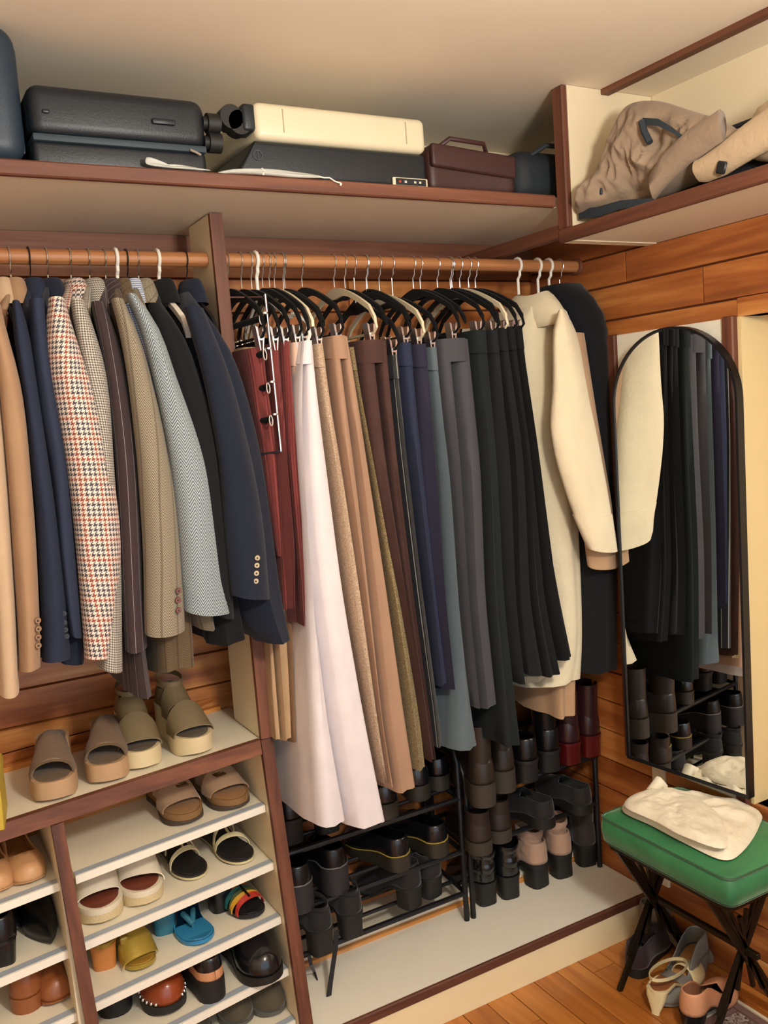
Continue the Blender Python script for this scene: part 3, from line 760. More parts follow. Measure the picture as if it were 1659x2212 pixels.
trousers('jet black flared trousers beside the cream coat', [(706, 1111, 1128), (900, 1139, 1150), (1000, 1150, 1166), (1200, 1171, 1198), (1300, 1179, 1216), (1424, 1207, 1241)], k5, 119, yn=1.968)
# spare hangers between the trousers
for hp, kd in ((590, 'cream'), (612, 'flock'), (742, 'flock'), (790, 'flock'), (905, 'flock'), (970, 'flock')):
    mk_hanger('clothes_hanger', 'slim empty %s hanger among the trouser hangers' % ('black flocked' if kd == 'flock' else 'cream'), ay(hp, 572, RY).x, 'empty %s hangers on the right rod' % kd, kd, zneck=1.972)
# white plastic hanger at the left end, with drooping shoulders
x = ay(552, 572, RY).x
t = thing('plastic_hanger', 'bare white plastic hanger with notched arms beside the divider', 'hanger', (x, RY, 1.95))
MB().tube(hook_pts(x, 1.955), .0048, 10).build('hook', white_plastic, t)
for sg in (-1, 1):
    MB().tube([(x, RY, 1.955), (x + .004, RY + sg*.03, 1.938), (x + .012, RY + sg*.10, 1.905), (x + .016, RY + sg*.135, 1.878), (x + .018, RY + sg*.15, 1.882), (x + .02, RY + sg*.155, 1.893)], .0042, 8)\
        .tube([(x + .016, RY + sg*.14, 1.884), (x + .025, RY + sg*.17, 1.885), (x + .035, RY + sg*.20, 1.862), (x + .037, RY + sg*.205, 1.835), (x + .033, RY + sg*.185, 1.806)], .0042, 8).build('arm', white_plastic, t)
MB().tube([(x + .033, RY - .185, 1.806), (x + .033, RY + .185, 1.806)], .0036, 8).build('bar', white_plastic, t)

# ---- coats at the right end
creamw = cloth('cream_cotton_drill', '#d9ccae', wrinkle=.8); tanc = cloth('tan_lining', '#ab8a6a'); blk = cloth('black_overcoat', '#131418', sheen=.08)
def coat(label, hook_px, body, slv, mat, seed, hk='white', dep=1.95, ry=.055, pock=None, group='coats at the end of the right rod', neck=1.955, sl2=True):
    x = ay(hook_px, 572, RY).x; t = thing('coat', label, 'coat', (x, RY, 1.1), 0, group)
    sb = slab(body, 1.97, 2.34, seed=seed, fold=.008, n=26); sb.v = [Vector((min(v.x, 1.912 + .1*max(0, min(.04, v.x - 1.912))), v.y, v.z)) for v in sb.v]
    sb.build('body', mat, t, angle=70)
    if slv:
        s_ = sleeve(slv, dep, ry, seed=seed+3, n=24, fold=.006); so = s_.build('sleeve', mat, t, angle=70)
        r = interp_rows(slv, 24)
        k0 = slv[-1][0] - 75
        sleeve([(k0, np.interp(k0, r[:, 0], r[:, 1]) - 1.5, np.interp(k0, r[:, 0], r[:, 2]) + 1.5), (slv[-1][0] - 1, slv[-1][1] - 1.5, slv[-1][2] + 1.5)], dep, ry + .002, n=5, seed=seed+3, fold=.006, hemup=0).build('cuff', mat, so, angle=70)
        if sl2:
            s_.v = [Vector((v.x - .01, min(2*RY - v.y, 2.372), v.z)) for v in s_.v]; s_.build('sleeve', mat, t, angle=70)
    mk_hanger('coat_hanger', 'thick white hanger holding the %s' % label.split(' with ')[0].split(' hanging')[0] if hk == 'white' else 'slim hanger holding the %s' % label.split(' with ')[0].split(' hanging')[0], x, 'hangers of the coats', hk, zneck=neck, half=.13, drop=.075)
    return t
c1 = coat('cream cotton drill coat with turned back collar and wide cuff', 1117,
     [(662, 1138, 1190, 2.06, 2.24), (690, 1128, 1225, 2.05, 2.3), (730, 1125, 1244, 2.04, 2.33), (900, 1146, 1252, 2.04, 2.34), (1100, 1165, 1262, 2.04, 2.34), (1300, 1195, 1267, 2.04, 2.34), (1410, 1205, 1267, 2.04, 2.34), (1445, 1172, 1267, 2.04, 2.34), (1480, 1160, 1266, 2.04, 2.34)],
     [(672, 1206, 1220), (680, 1200, 1230), (692, 1196, 1238), (730, 1192, 1250), (800, 1194, 1262), (870, 1192, 1274), (920, 1186, 1286), (1000, 1200, 1302), (1100, 1232, 1320), (1186, 1268, 1333)], creamw, 130)
xc = ay(1150, 680, 2.10).x
r = []
for zz, a, b, sh in ((1.852, .050, .150, 0), (1.880, .056, .130, 0), (1.912, .054, .104, 0), (1.935, .046, .082, 0), (1.945, .038, .07, 0), (1.930, .030, .058, 0)):
    r.append([Vector((xc + .012 + a*math.cos(2*math.pi*k/26), 2.115 + b*math.sin(2*math.pi*k/26), zz + .004*math.sin(6*math.pi*k/26))) for k in range(26)])
MB().loft(r, False, False, uvs=ring_uv(r)).build('collar', creamw, c1, solid=.004, angle=70)
pz = ay(1200, 1128, 1.95).z
coat('tan trench coat with sleeve and tail showing below the cream coat', 1160,
     [(668, 1170, 1220, 2.09, 2.24), (700, 1190, 1258, 2.06, 2.3), (760, 1195, 1264, 2.06, 2.33), (1000, 1190, 1250, 2.07, 2.34), (1300, 1186, 1250, 2.07, 2.34), (1545, 1196, 1246, 2.07, 2.34)],
     [(720, 1215, 1262), (900, 1225, 1290), (1100, 1255, 1324), (1222, 1270, 1336)], tanc, 131, dep=1.99, ry=.04, sl2=False)
coat('long black overcoat with rounded shoulder beside the mirror', 1207,
     [(612, 1205, 1262, 2.10, 2.2), (640, 1210, 1300, 2.04, 2.26), (680, 1240, 1328, 2.03, 2.3), (720, 1264, 1338, 2.025, 2.33), (900, 1268, 1340, 2.02, 2.34), (1200, 1270, 1342, 2.02, 2.34), (1452, 1270, 1344, 2.02, 2.34)],
     None, blk, 132, hk='flock')
mk_hanger('coat_hanger', 'spare thick white hanger between the cream and black coats', ay(1184, 572, RY).x, None, 'white', half=.06, drop=.03, zneck=1.955)
#@@SHOES
# ================================================================= SHOES
def hw(s, W, toe):
    """half width of the footprint at s (0 heel .. 1 toe)"""
    base = np.interp(s, [0, .12, .3, .45, .7, .82, 1], [.70, .74, .68, .72, 1.0, .98, .86])
    he = math.sqrt(max(0, 1 - max(0, (.13 - s)/.13)**2))
    if toe == 'round': te = max(0, 1 - max(0, (s - .74)/.26)**2.4)**.5
    elif toe == 'square': te = max(0, 1 - max(0, (s - .80)/.20)**5)**.5 * (1 - .22*max(0, (s - .7)/.3))
    else: te = max(0, 1 - max(0, (s - .58)/.42)**1.25)**.9
    return W/2*base*he*te
STN = [0, .012, .035, .07, .12, .2, .28, .36, .44, .52, .6, .68, .75, .81, .86, .9, .935, .962, .985, 1]
class Shoe:
    def __init__(s, L=.245, W=.088, toe='round', heel=.02, plat=.012, th=None, pitch=(.24, .66)):
        s.L, s.W, s.toe, s.heel, s.plat, s.th, s.pitch = L, W, toe, heel, plat, th, pitch
    def top(s, q):
        a, b = s.pitch; f = smooth01((b - q)/(b - a)); return s.plat + (s.heel)*f + .006*smooth01((q - .85)/.15)*(1 if s.th else 0)
    def bot(s, q):
        if s.th is None: return 0.0 + .008*smooth01((q - .85)/.15)
        return max(0, s.top(q) - s.th)
    def w(s, q): return hw(q, s.W, s.toe)
    def sole(s, grow=0, z0=None, z1=None, stn=STN, inset=.0):
        rings = []
        for q in stn:
            w = max(.0008, s.w(q) + grow); x = q*s.L + grow*(2*q - 1); a = s.bot(q) if z0 is None else z0(q); b = s.top(q) if z1 is None else z1(q)
            rings.append([(x, -w*.97, a), (x, w*.97, a), (x, w, a + (b-a)*.25), (x, w, b), (x, -w, b), (x, -w, a + (b-a)*.25)])
        return MB().loft(rings)
    def insole(s, d=.0015, grow=-.003):
        rings = []
        for q in STN:
            w = max(.0006, s.w(q) + grow); x = q*s.L - grow*(1 - 2*q); b = s.top(q)
            rings.append([(x, -w, b - .001), (x, w, b - .001), (x, w*.9, b + d), (x, -w*.9, b + d)])
        return MB().loft(rings)
    def block(s, s1=.27, taper=.8, back=0.0, zt=None):
        rings = []; N = 16
        for f, k in ((0, taper), (.08, taper*1.01), (.7, .93), (1, 1)):
            r = []
            for i in range(N):
                a = 2*math.pi*i/N; c, sn = math.cos(a), math.sin(a)
                ca = math.copysign(abs(c)**.6, c); sa = math.copysign(abs(sn)**.6, sn)
                x = (s1/2 + ca*s1/2*k)*s.L + back*(1 - f) + .002; y = sa*s.w(.13)*1.0*k
                r.append((x, y, f*(s.bot(.15) + .004 if zt is None else zt)))
            rings.append(r)
        return MB().loft(rings)
    def P(s, q, v, h, side):
        w = s.w(q); sc = min(.9, max(.10, q)); g = 1 - math.cos(v*math.pi/2)
        return Vector(((q + (sc - q)*g)*s.L, side*w*(1 - g), s.top(q) + (s.top(sc) - s.top(q) + h)*math.sin(v*math.pi/2)))
    def upper(s, s0, s1, hf, vm=lambda q: 1.0, nv=9, bulge=.0):
        qs = [q for q in STN if s0 < q < s1]; qs = [s0] + qs + [s1]; mb = MB()
        for side in (-1, 1):
            rows = []
            for q in qs:
                m = vm(q); rows.append([s.P(q, m*k/(nv-1), hf(min(.9, max(.1, q))), side) + Vector((0, side*bulge*min(1, s.w(q)/s.W*2)*math.sin(math.pi*m*k/(nv-1))*min(1, 2*(1 - m*k/(nv-1))), 0)) for k in range(nv)])
            mb.grid(rows, flip=side > 0, uvs=[(p[0], p[1]) for r in rows for p in r])
        return mb
    def strap(s, q, bw, h, dq=0.0, lean=0.0, n=14, th=.0025, w_extra=.002):
        """band over the foot from edge to edge; dq skews it along the shoe"""
        rows = []
        for k in range(n + 1):
            a = math.pi*k/n; q_ = q + dq*(k/n - .5); w = s.w(q_) + w_extra
            y = w*math.cos(a); z = s.top(q_) + h*math.sin(a)**.8 - .003
            x = q_*s.L + lean*math.sin(a)
            o = Vector((0, math.cos(a), math.sin(a)*1.0))*th
            p = Vector((x, y, z)); d = Vector((bw/2, 0, -.46*bw*math.sin(a)))
            rows.append([p - d, p + d, p + d + o, p - d + o])
        return MB().loft(rows)
    def loop(s, q0, q1, z, bw, tilt=0, n=20, th=.002, wx=.85):
        """strap lying round the ankle / heel"""
        rows = []
        for k in range(n):
            a = 2*math.pi*k/n; cx = (q0 + q1)/2*s.L; rx = (q1 - q0)/2*s.L; ry = s.w(.15)*wx
            p = Vector((cx + rx*math.cos(a), ry*math.sin(a), z + tilt*math.cos(a))); o = Vector((math.cos(a), math.sin(a), 0))*th; d = Vector((0, 0, bw/2))
            rows.append([p - d, p - d + o, p + d + o, p + d])
        return MB().loft(rows, closed=True)
    def shaft(s, z0, z1, r0, r1, cx=.2, lean=0.0, slump=0.0, n=18):
        rings = []; K = 9
        for i in range(K + 1):
            f = i/K; z = z0 + (z1 - z0)*f; r = r0 + (r1 - r0)*f
            wob = slump*math.sin(f*9)
            rings.append([(cx*s.L + lean*f + (r*1.25 + wob)*math.cos(2*math.pi*k/n), (r + wob*.6)*math.sin(2*math.pi*k/n), z + slump*.8*math.sin(2*math.pi*k/n*2 + f*5)) for k in range(n)])
        for f, k_ in ((.0, .93), (.5, .90)):
            rings.append([(Vector(p) - Vector((cx*s.L + lean, 0, 0))).x*k_ + cx*s.L + lean for p in []] or [((p[0] - cx*s.L - lean)*k_ + cx*s.L + lean, p[1]*k_, p[2] - f*(z1 - z0)) for p in rings[K]])
        return MB().loft(rings, False, True)

def place(px, py, z, deg, ref, L):
    """put the toe ('toe') or the heel ('heel') of a shoe of length L where the photo shows it on the surface at height z"""
    p = az(px, py, z); a = math.radians(deg)
    if ref == 'toe': p = p - Vector((math.cos(a), math.sin(a), 0))*L
    return p, a
def shoe_thing(label, cat, group, px, py, z, deg, ref, sh, parts, name='shoe'):
    p, a = place(px, py, z, deg, ref, sh.L)
    r = thing(name, label, cat, p, a, group)
    made = []
    for it in parts:
        nm, mb, mt = it[:3]; kw = it[3] if len(it) > 3 else {}
        made.append(mb.build(nm, mt, r, local=True, **kw))
    return r
def again(root, px, py, z, deg, ref, L, mirror=True):
    p, a = place(px, py, z, deg, ref, L); return clone(root, p, a, mirror=mirror)
def leather(n, c, r=.35, **k): return plain('leather_' + n, c, r, bump=(140, .12), vary=.08, **k)
def suede_m(n, c): return plain('suede_' + n, c, .85, sheen=.25, bump=(300, .1), vary=.1)
SOL = dict(solid=.003, weld=True, angle=70)

# ---- top of the shelf unit: platform slides and sandals
TOP = UT + .001
kn = suede_m('mocha_knit', '#7d6450'); ins = suede_m('mocha_insole', '#5c4a34'); so1 = plain('tan_foam', '#b08f6c', .7, vary=.05)
knit = pattern('mocha_rib', ribs(.0045, '#5e4a3a', '#8c735c'))
s = Shoe(.25, .098, 'square', .036, .046)
A = shoe_thing('brown ribbed platform slide with square toe on the shelf top', 'shoe', 'brown platform slides', 118, 1733, TOP, -100, 'toe', s,
    [('sole', s.sole(.003), so1), ('insole', s.insole(), ins), ('upper', s.upper(.44, .84, lambda q: np.interp(q, [.44, .6, .84], [.052, .050, .036])), knit, SOL),
     ('binding', s.strap(.842, .004, .036, th=.003, w_extra=.001), ins)], 'slide')
again(A, 232, 1694, TOP, -104, 'toe', s.L)
ol = leather('olive', '#6f6044', .6); bone = plain('bone_rubber', '#cdbd96', .6, vary=.05); dins = suede_m('dark_olive_insole', '#4a3c28')
s = Shoe(.25, .094, 'round', .040, .046)
A = shoe_thing('olive two strap platform sandal with bone sole and heel strap', 'shoe', 'olive platform sandals', 312, 1664, TOP, -97, 'toe', s,
    [('sole', s.sole(.003), bone), ('insole', s.insole(), dins), ('strap', s.strap(.75, .056, .044), ol), ('strap', s.strap(.44, .046, .060), ol),
     ('heel_strap', s.loop(.03, .40, s.top(.1) + .062, .012, -.006), ol), ('heel_cup', s.upper(0, .34, lambda q: .06, lambda q: .5), ol, SOL),
     ('rivet', MB().ball((.42*.25, -s.w(.42) - .004, s.top(.42) + .012), .004), chrome)], 'sandal')
again(A, 434, 1632, TOP, -88, 'toe', s.L)
# ---- shelf one: cork footbed sandals
nub = suede_m('taupe_nubuck', '#96785c'); cork = plain('cork', '#7d5c36', .8, bump=(200, .3), vary=.25); darks = plain('dark_eva', '#43342a', .7)
s = Shoe(.245, .098, 'round', .016, .030); brass = plain('dark_brass', '#5a4326', .35, .8)
bk = MB()
def buckle(q, y, z, a=.018, b=.026):
    m = MB(); pts = [(q*s.L - a/2, y - b/2, z), (q*s.L + a/2, y - b/2, z), (q*s.L + a/2, y + b/2, z), (q*s.L - a/2, y + b/2, z)]
    m.tube(pts, .0022, 6, closed=True); m.tube([(q*s.L, y - b/2, z), (q*s.L, y + b/2, z)], .0014, 6); return m
A = shoe_thing('taupe cork footbed sandal with two buckled straps', 'shoe', 'taupe cork sandals', 412, 1782, SZ[0], -87, 'toe', s,
    [('sole', s.sole(.003, z1=lambda q: .014), darks), ('footbed', s.sole(.002, z0=lambda q: .0142), cork), ('insole', s.insole(), suede_m('footbed', '#8a6238')),
     ('strap', s.strap(.70, .046, .040, .06), nub), ('buckle', buckle(.70, .012, s.top(.70) + .045), brass),
     ('strap', s.strap(.44, .042, .052), nub), ('buckle', buckle(.44, .012, s.top(.44) + .057), brass)], 'sandal')
again(A, 520, 1748, SZ[0], -80, 'toe', s.L)
# ---- shelf two: white espadrilles and strappy sandals
wl = leather('white', '#d9cfb8', .45); rope = plain('rope', '#cdb98f', .9, bump=(260, .8), vary=.15); cog = leather('cognac_insole', '#6e3626', .5)
s = Shoe(.24, .098, 'round', .024, .040)
A = shoe_thing('white wide strap espadrille with rope platform and russet insole', 'shoe', 'white espadrilles', 222, 1998, SZ[1], -98, 'toe', s,
    [('sole', s.sole(.003, z1=lambda q: .026), rope), ('rand', s.sole(.0035, z0=lambda q: .0262), wl), ('insole', s.insole(), cog),
     ('strap', s.strap(.68, .060, .048, .14), wl), ('heel_cup', s.upper(0, .30, lambda q: .07, lambda q: .5), wl, SOL), ('heel_strap', s.loop(.02, .42, s.top(.1) + .06, .012), wl),
     ('buckle', buckle(.4, -.03, s.top(.4) + .05), brass)], 'espadrille')
again(A, 318, 1958, SZ[1], -92, 'toe', s.L)
cs = leather('cream', '#cdbf94', .4); blki = leather('black_insole', '#15161a', .5)
s = Shoe(.24, .082, 'round', .018, .014)
A = shoe_thing('cream strappy flat sandal with black footbed', 'shoe', 'cream strappy sandals', 428, 1900, SZ[1], -86, 'toe', s,
    [('sole', s.sole(.002), plain('black_edge', '#1b1b1e', .5)), ('welt', s.sole(.004, z0=lambda q: .004, z1=lambda q: .009), cs), ('insole', s.insole(), blki),
     ('strap', s.strap(.66, .008, .036, .10), cs), ('strap', s.strap(.50, .008, .050, -.12), cs), ('strap', MB().tube([(.63*.24, 0, .05), (.5*.24, 0, .062), (.33*.24, 0, .07), (.2*.24, .004, .082)], .0035, 6), cs),
     ('ankle_strap', s.loop(.02, .40, .085, .008, .004), cs), ('heel_cup', s.upper(0, .2, lambda q: .075, lambda q: .55), cs, SOL)], 'sandal')
again(A, 532, 1866, SZ[1], -84, 'toe', s.L)
# ---- shelf three: gold mules, blue toe-post, multicolour sandals
gold = plain('gold_leather', '#a98f3a', .32, .35, bump=(140, .1)); tanh = leather('tan_heel', '#c07a3c', .45)
s = Shoe(.235, .084, 'square', .055, .012, .010)
A = shoe_thing('gold square toe mule with knotted band and tan block heel', 'shoe', 'gold mules', 312, 2098, SZ[2], -90, 'toe', s,
    [('sole', s.sole(.001), gold), ('insole', s.insole(), leather('gold_insole', '#a07c30', .4)), ('heel', s.block(.26, .85), tanh), ('strap', s.strap(.76, .050, .034, .10), gold),
     ('strap', s.strap(.42, .022, .05, -.25), gold), ('knot', MB().rbox((.62*.235, -.036, .042), (.74*.235, -.014, .062), .006, 2), gold)], 'mule')
p, a_ = place(228, 2100, SZ[2], 80, 'heel', s.L); clone(A, p, a_, mirror=True)
blue = leather('azure', '#2f7fae', .4); blued = leather('teal_heel', '#2d6f84', .45); nude = leather('nude_insole', '#b9864f', .5)
s = Shoe(.235, .086, 'round', .06, .010, .009)
A = shoe_thing('azure blue toe post sandal with teal block heel', 'shoe', 'azure toe post sandals', 444, 2042, SZ[2], -84, 'toe', s,
    [('sole', s.sole(.001), blue), ('insole', s.insole(grow=-.004), nude), ('toe_pad', MB().add([v + Vector((0, 0, .002)) for v in s.insole(grow=-.002).v], s.insole(grow=-.002).f).xf(lambda v: (max(v[0], .60*.235), v[1], v[2])), blue),
     ('heel', s.block(.26, .9), blued), ('strap', MB().tube([(.2*.235, -.036, .085), (.45*.235, -.03, .07), (.70*.235, 0, .024)], .007, 8).tube([(.70*.235, 0, .014), (.70*.235, 0, .03)], .0035, 8), blued),
     ('strap', MB().tube([(.2*.235, .036, .085), (.45*.235, .03, .07), (.70*.235, 0, .024)], .007, 8), blued)], 'sandal')
p, a_ = place(362, 2022, SZ[2], 84, 'heel', s.L); clone(A, p, a_, mirror=True)
s = Shoe(.235, .084, 'round', .05, .012, .010); cols = [leather('strap_' + n, c) for n, c in (('red', '#a92f25'), ('yellow', '#c9952b'), ('green', '#4d5530'), ('teal', '#2d6b66'), ('orange', '#c4622a'), ('beige', '#b09a72'))]
A = shoe_thing('black heeled sandal with rainbow coloured toe straps', 'shoe', 'rainbow strap sandals', 560, 1984, SZ[2], -78, 'toe', s,
    [('sole', s.sole(.001), blki), ('insole', s.insole(), blki), ('heel', s.block(.26, .9), black_leather)] +
    [('strap', s.strap(q, .010, .034 + .03*(.8 - q), .05*(-1)**i), cols[i]) for i, q in enumerate((.82, .77, .71, .65, .58, .50))] +
    [('strap', MB().tube([(.84*.235, 0, .046), (.7*.235, 0, .056), (.5*.235, 0, .075)], .003, 6), black_leather)], 'sandal')
p, a_ = place(488, 1972, SZ[2], 95, 'heel', s.L); clone(A, p, a_, mirror=True)
# ---- shelf four: clogs
def clog(label, group, px, py, z, deg, up, solem, ins_, ref='toe', studs=False, openback=True, L=.245, W=.098, plat=.026, heel=.035, trimm=None):
    s = Shoe(L, W, 'round', heel, plat)
    parts = [('sole', s.sole(.004), solem), ('insole', s.insole(), ins_),
             ('upper', s.upper(.36 if openback else 0, 1.0, lambda q: np.interp(q, [0, .3, .45, .75, .93, 1], [.06, .07, .078, .062, .045, .02]), (lambda q: 1.0) if openback else (lambda q: .45 + .55*smooth01((q - .38)/.1)), bulge=.004), up, dict(solid=.004, weld=True, angle=70))]
    if studs:
        for side in (-1, 1):
            for q in (.42, .50, .58, .66, .73, .80, .86, .91, .95): parts.append(('stud', MB().ball((q*L, side*(s.w(q) + .004), s.top(q) + .006), .0042, 8, 5), chrome))
    if trimm: parts.append(('binding', s.strap(.365, .008, .079, th=.003), trimm))
    return shoe_thing(label, 'shoe', group, px, py, z, deg, ref, s, parts, 'clog'), s
brn = leather('russet', '#8a3d1c', .3, coat=.2); blkc = leather('polished_black', '#121317', .22, coat=.3)
A, s = clog('russet leather clog with studded black lug sole', 'russet clogs', 372, 2192, SZ[3], -88, brn, black_rubber, nude, studs=True)
p, a_ = place(252, 2196, SZ[3], 82, 'heel', s.L); clone(A, p, a_, mirror=True)
A, s = clog('polished black clog with rounded toe beside the post', 'black clogs', 588, 2128, SZ[3], -84, blkc, black_rubber, blki, L=.25, W=.104)
s = Shoe(.245, .084, 'round', .03, .026); 
shoe_thing('black slip-on clog shown heel first with tan lined opening', 'shoe', None, 470, 2164, SZ[3], 97, 'heel', s,
    [('sole', s.sole(.003), black_rubber), ('insole', s.insole(), blki), ('upper', s.upper(0, 1, lambda q: .085, lambda q: .42 + .58*smooth01((q - .45)/.12)), blkc, SOL), ('binding', s.upper(0, .34, lambda q: .05, lambda q: .38), leather('tan_lining_', '#c08a62', .5), dict(solid=.006))], 'clog')
# ---- shelf five: olive suede shoes
osu = suede_m('olive_grey', '#4b4333')
s = Shoe(.24, .088, 'round', .012, .016)
fullh = lambda q: np.interp(q, [0, .25, .45, .75, .93, 1], [.085, .075, .075, .055, .04, .018])
fullv = lambda q: .45 + .55*smooth01((q - .42)/.1)
A = shoe_thing('olive grey suede moccasin on the lowest shoe shelf', 'shoe', 'olive suede moccasins', 606, 2192, SZ[4], -75, 'toe', s,
    [('sole', s.sole(.003), plain('grey_sole', '#55554e', .6)), ('insole', s.insole(), ins), ('upper', s.upper(0, 1, fullh, fullv, bulge=.004), osu, SOL), ('seam', MB().tube([s.P(q, .62, fullh(q), 1) for q in (.6, .7, .8, .88)], .0014, 5).tube([s.P(q, .62, fullh(q), -1) for q in (.6, .7, .8, .88)], .0014, 5), ins)], 'moccasin')
again(A, 520, 2222, SZ[4], -98, 'toe', s.L)
again(A, 430, 2258, SZ[4], -92, 'toe', s.L)
# ---- left bay
LZ = SZ
nf = leather('nude', '#bf8f63', .45); tanf = leather('honey_insole', '#9a6a33', .5)
s = Shoe(.24, .086, 'square', .012, .010)
A = shoe_thing('nude square toe ballet flat on the left shelf bay', 'shoe', 'nude ballet flats', 70, 1912, LZ[0], -86, 'toe', s,
    [('sole', s.sole(.001), nf), ('insole', s.insole(), tanf), ('upper', s.upper(0, 1, lambda q: np.interp(q, [0, .3, .6, .8, .95, 1], [.062, .05, .042, .04, .03, .012]), lambda q: .5 + .5*smooth01((q - .66)/.08), bulge=.002), nf, SOL)], 'ballet_flat')
again(A, -2, 1934, LZ[0], -88, 'toe', s.L)
s = Shoe(.25, .082, 'point', .05, .008, .007)
A = shoe_thing('black pointed toe pump on the left shelf bay', 'shoe', 'black pointed pumps', 112, 2044, LZ[1], -84, 'toe', s,
    [('sole', s.sole(.001), blki), ('insole', s.insole(), blki), ('heel', s.block(.25, .8), black_leather), ('upper', s.upper(0, 1, lambda q: np.interp(q, [0, .3, .6, .85, 1], [.075, .065, .062, .045, .01]), lambda q: .5 + .5*smooth01((q - .52)/.08), bulge=.002), black_leather, SOL)], 'pump')
p, a_ = place(8, 2094, LZ[1], 82, 'heel', s.L); clone(A, p, a_, mirror=True)
lo = leather('chestnut', '#8a4f2a', .35); s = Shoe(.245, .088, 'square', .022, .012)
A = shoe_thing('chestnut leather loafer on the left shelf bay', 'shoe', 'chestnut loafers', 135, 2168, LZ[2], -78, 'toe', s,
    [('sole', s.sole(.002), lo), ('insole', s.insole(), tanf), ('upper', s.upper(0, 1, fullh, fullv, bulge=.003), lo, SOL), ('band', s.strap(.56, .022, .07), lo)], 'loafer')
p, a_ = place(48, 2192, LZ[2], 62, 'heel', s.L); c_ = clone(A, p, a_, mirror=True)
s = Shoe(.24, .086, 'round', .012, .010)
shoe_thing('orange leather flat on the bottom left shelf', 'shoe', None, 165, 2290, LZ[3], -80, 'toe', s, [('sole', s.sole(.001), tanh), ('insole', s.insole(), tanf), ('upper', s.upper(0, 1, fullh, fullv), leather('orange', '#b9642c', .4), SOL)], 'flat_shoe')
# yellow thing at the frame's edge, standing on the shelf top
p = az(2, 1792, TOP)
t = thing('yellow_box', 'yellow card box standing on the shelf top', 'box', (p.x - .045, p.y + .06, TOP))
MB().rbox((p.x - .10, p.y, TOP), (p.x + .018, p.y + .13, TOP + .115), .002, 1, Matrix.Rotation(-.16, 3, 'Z')).build('carton', plain('yellow_card', '#b9a138', .6, vary=.05), t)
MB().rbox((p.x - .102, p.y - .002, TOP + .095), (p.x + .020, p.y + .132, TOP + .118), .002, 1, Matrix.Rotation(-.16, 3, 'Z')).build('lid', plain('yellow_card', '#b9a138', .6), t)

# ================================================================= METAL SHOE RACKS
def rack(label, x0, x1, tiers, ztop, yf=2.160, yb=2.362, arch=False):
    t = thing('shoe_rack', label, 'rack', ((x0 + x1)/2, (yf + yb)/2, PLT), 0, 'metal shoe racks on the platform'); r = .0085; ZR = PLT + .0262
    for xx_ in (x0, x1):
        for yy in ((yf, PLT), (yb, ZR)):
            pass
        top = [(xx_, yf, PLT + .001), (xx_, yf, ztop - .05), (xx_, yf + .02, ztop - .012), (xx_, yf + .05, ztop), (xx_, yb - .05, ztop + .03), (xx_, yb - .015, ztop + .015), (xx_, yb, ztop - .03), (xx_, yb, ZR + .001)]
        MB().tube(top, r, 10).build('side_frame', black_metal, t)
        for z in tiers: MB().tube([(xx_, yf, z), (xx_, yb, z + .02)], r*.8, 8).build('side_bar', black_metal, t)
    for z in tiers:
        for f in (0, .33, .67, 1):
            y = yf + (yb - yf)*f; zz = z + .02*f
            MB().tube([(x0, y, zz), (x1, y, zz)], r*(.95 if f in (0, 1) else .7), 8).build('rail', black_metal, t)
    MB().tube([(x0, yb - .004, ztop - .02), (x1, yb - .004, ztop - .02)], r*1.1, 8).build('top_rail', black_metal, t)
    return t
TA = [.205, .335, .498]; TB = [.335, .492]
rack('black tubular shoe rack standing beside the shelf unit', .812, 1.378, TA, .66)
rack('black tubular shoe rack standing beside the right cedar wall', 1.402, 1.905, TB, .60)
RS = .0095      # shoes stand on the rails
def chunky(label, group, px, py, z, deg, up, solem, L=.25, W=.095, plat=.03, heel=.02, hf=fullh, vf=fullv, stitch=None, shaft=None, block=None, name='shoe', ref='heel', th=None, toe='round', extra=(), insm=None):
    s = Shoe(L, W, toe, heel, plat, th)
    parts = [('sole', s.sole(.003), solem), ('insole', s.insole(), insm or blki), ('upper', s.upper(0, 1, hf, vf, bulge=.003), up, SOL)]
    if th: parts.append(('heel', s.block(*(block or (.28, .9))), solem))
    if stitch: 
        n_ = [Vector((q*L, (s.w(q) + .0035), s.top(q) + .002)) for q in STN[1:14]]; m_ = [Vector((v.x, -v.y, v.z)) for v in n_[::-1]]
        parts.append(('welt_stitch', MB().tube(m_ + [Vector((-.003, 0, s.top(0) + .002))] + n_, .0018, 5), stitch))
    if shaft: z0, z1, r0, r1, cx = shaft[:5]; parts.append(('shaft', s.shaft(s.top(.1) + z0, s.top(.1) + z1, r0, r1, cx, *(shaft[5:])), up))
    parts += [(a, b(s), c) for a, b, c in extra]
    return shoe_thing(label, 'shoe', group, px, py, z, deg, ref, s, parts, name), s
yst = plain('yellow_stitch', '#a08a3a', .6); sst = plain('silver_piping', '#a9a9ac', .3, .7); cogs = leather('red_tan', '#a0492c', .45); dk_r = leather('dark_rubber_patina', '#2f2b24', .4)
bootH = lambda q: np.interp(q, [0, .3, .45, .75, .93, 1], [.11, .11, .09, .06, .045, .02]); bootV = lambda q: .42 + .58*smooth01((q - .34)/.08)
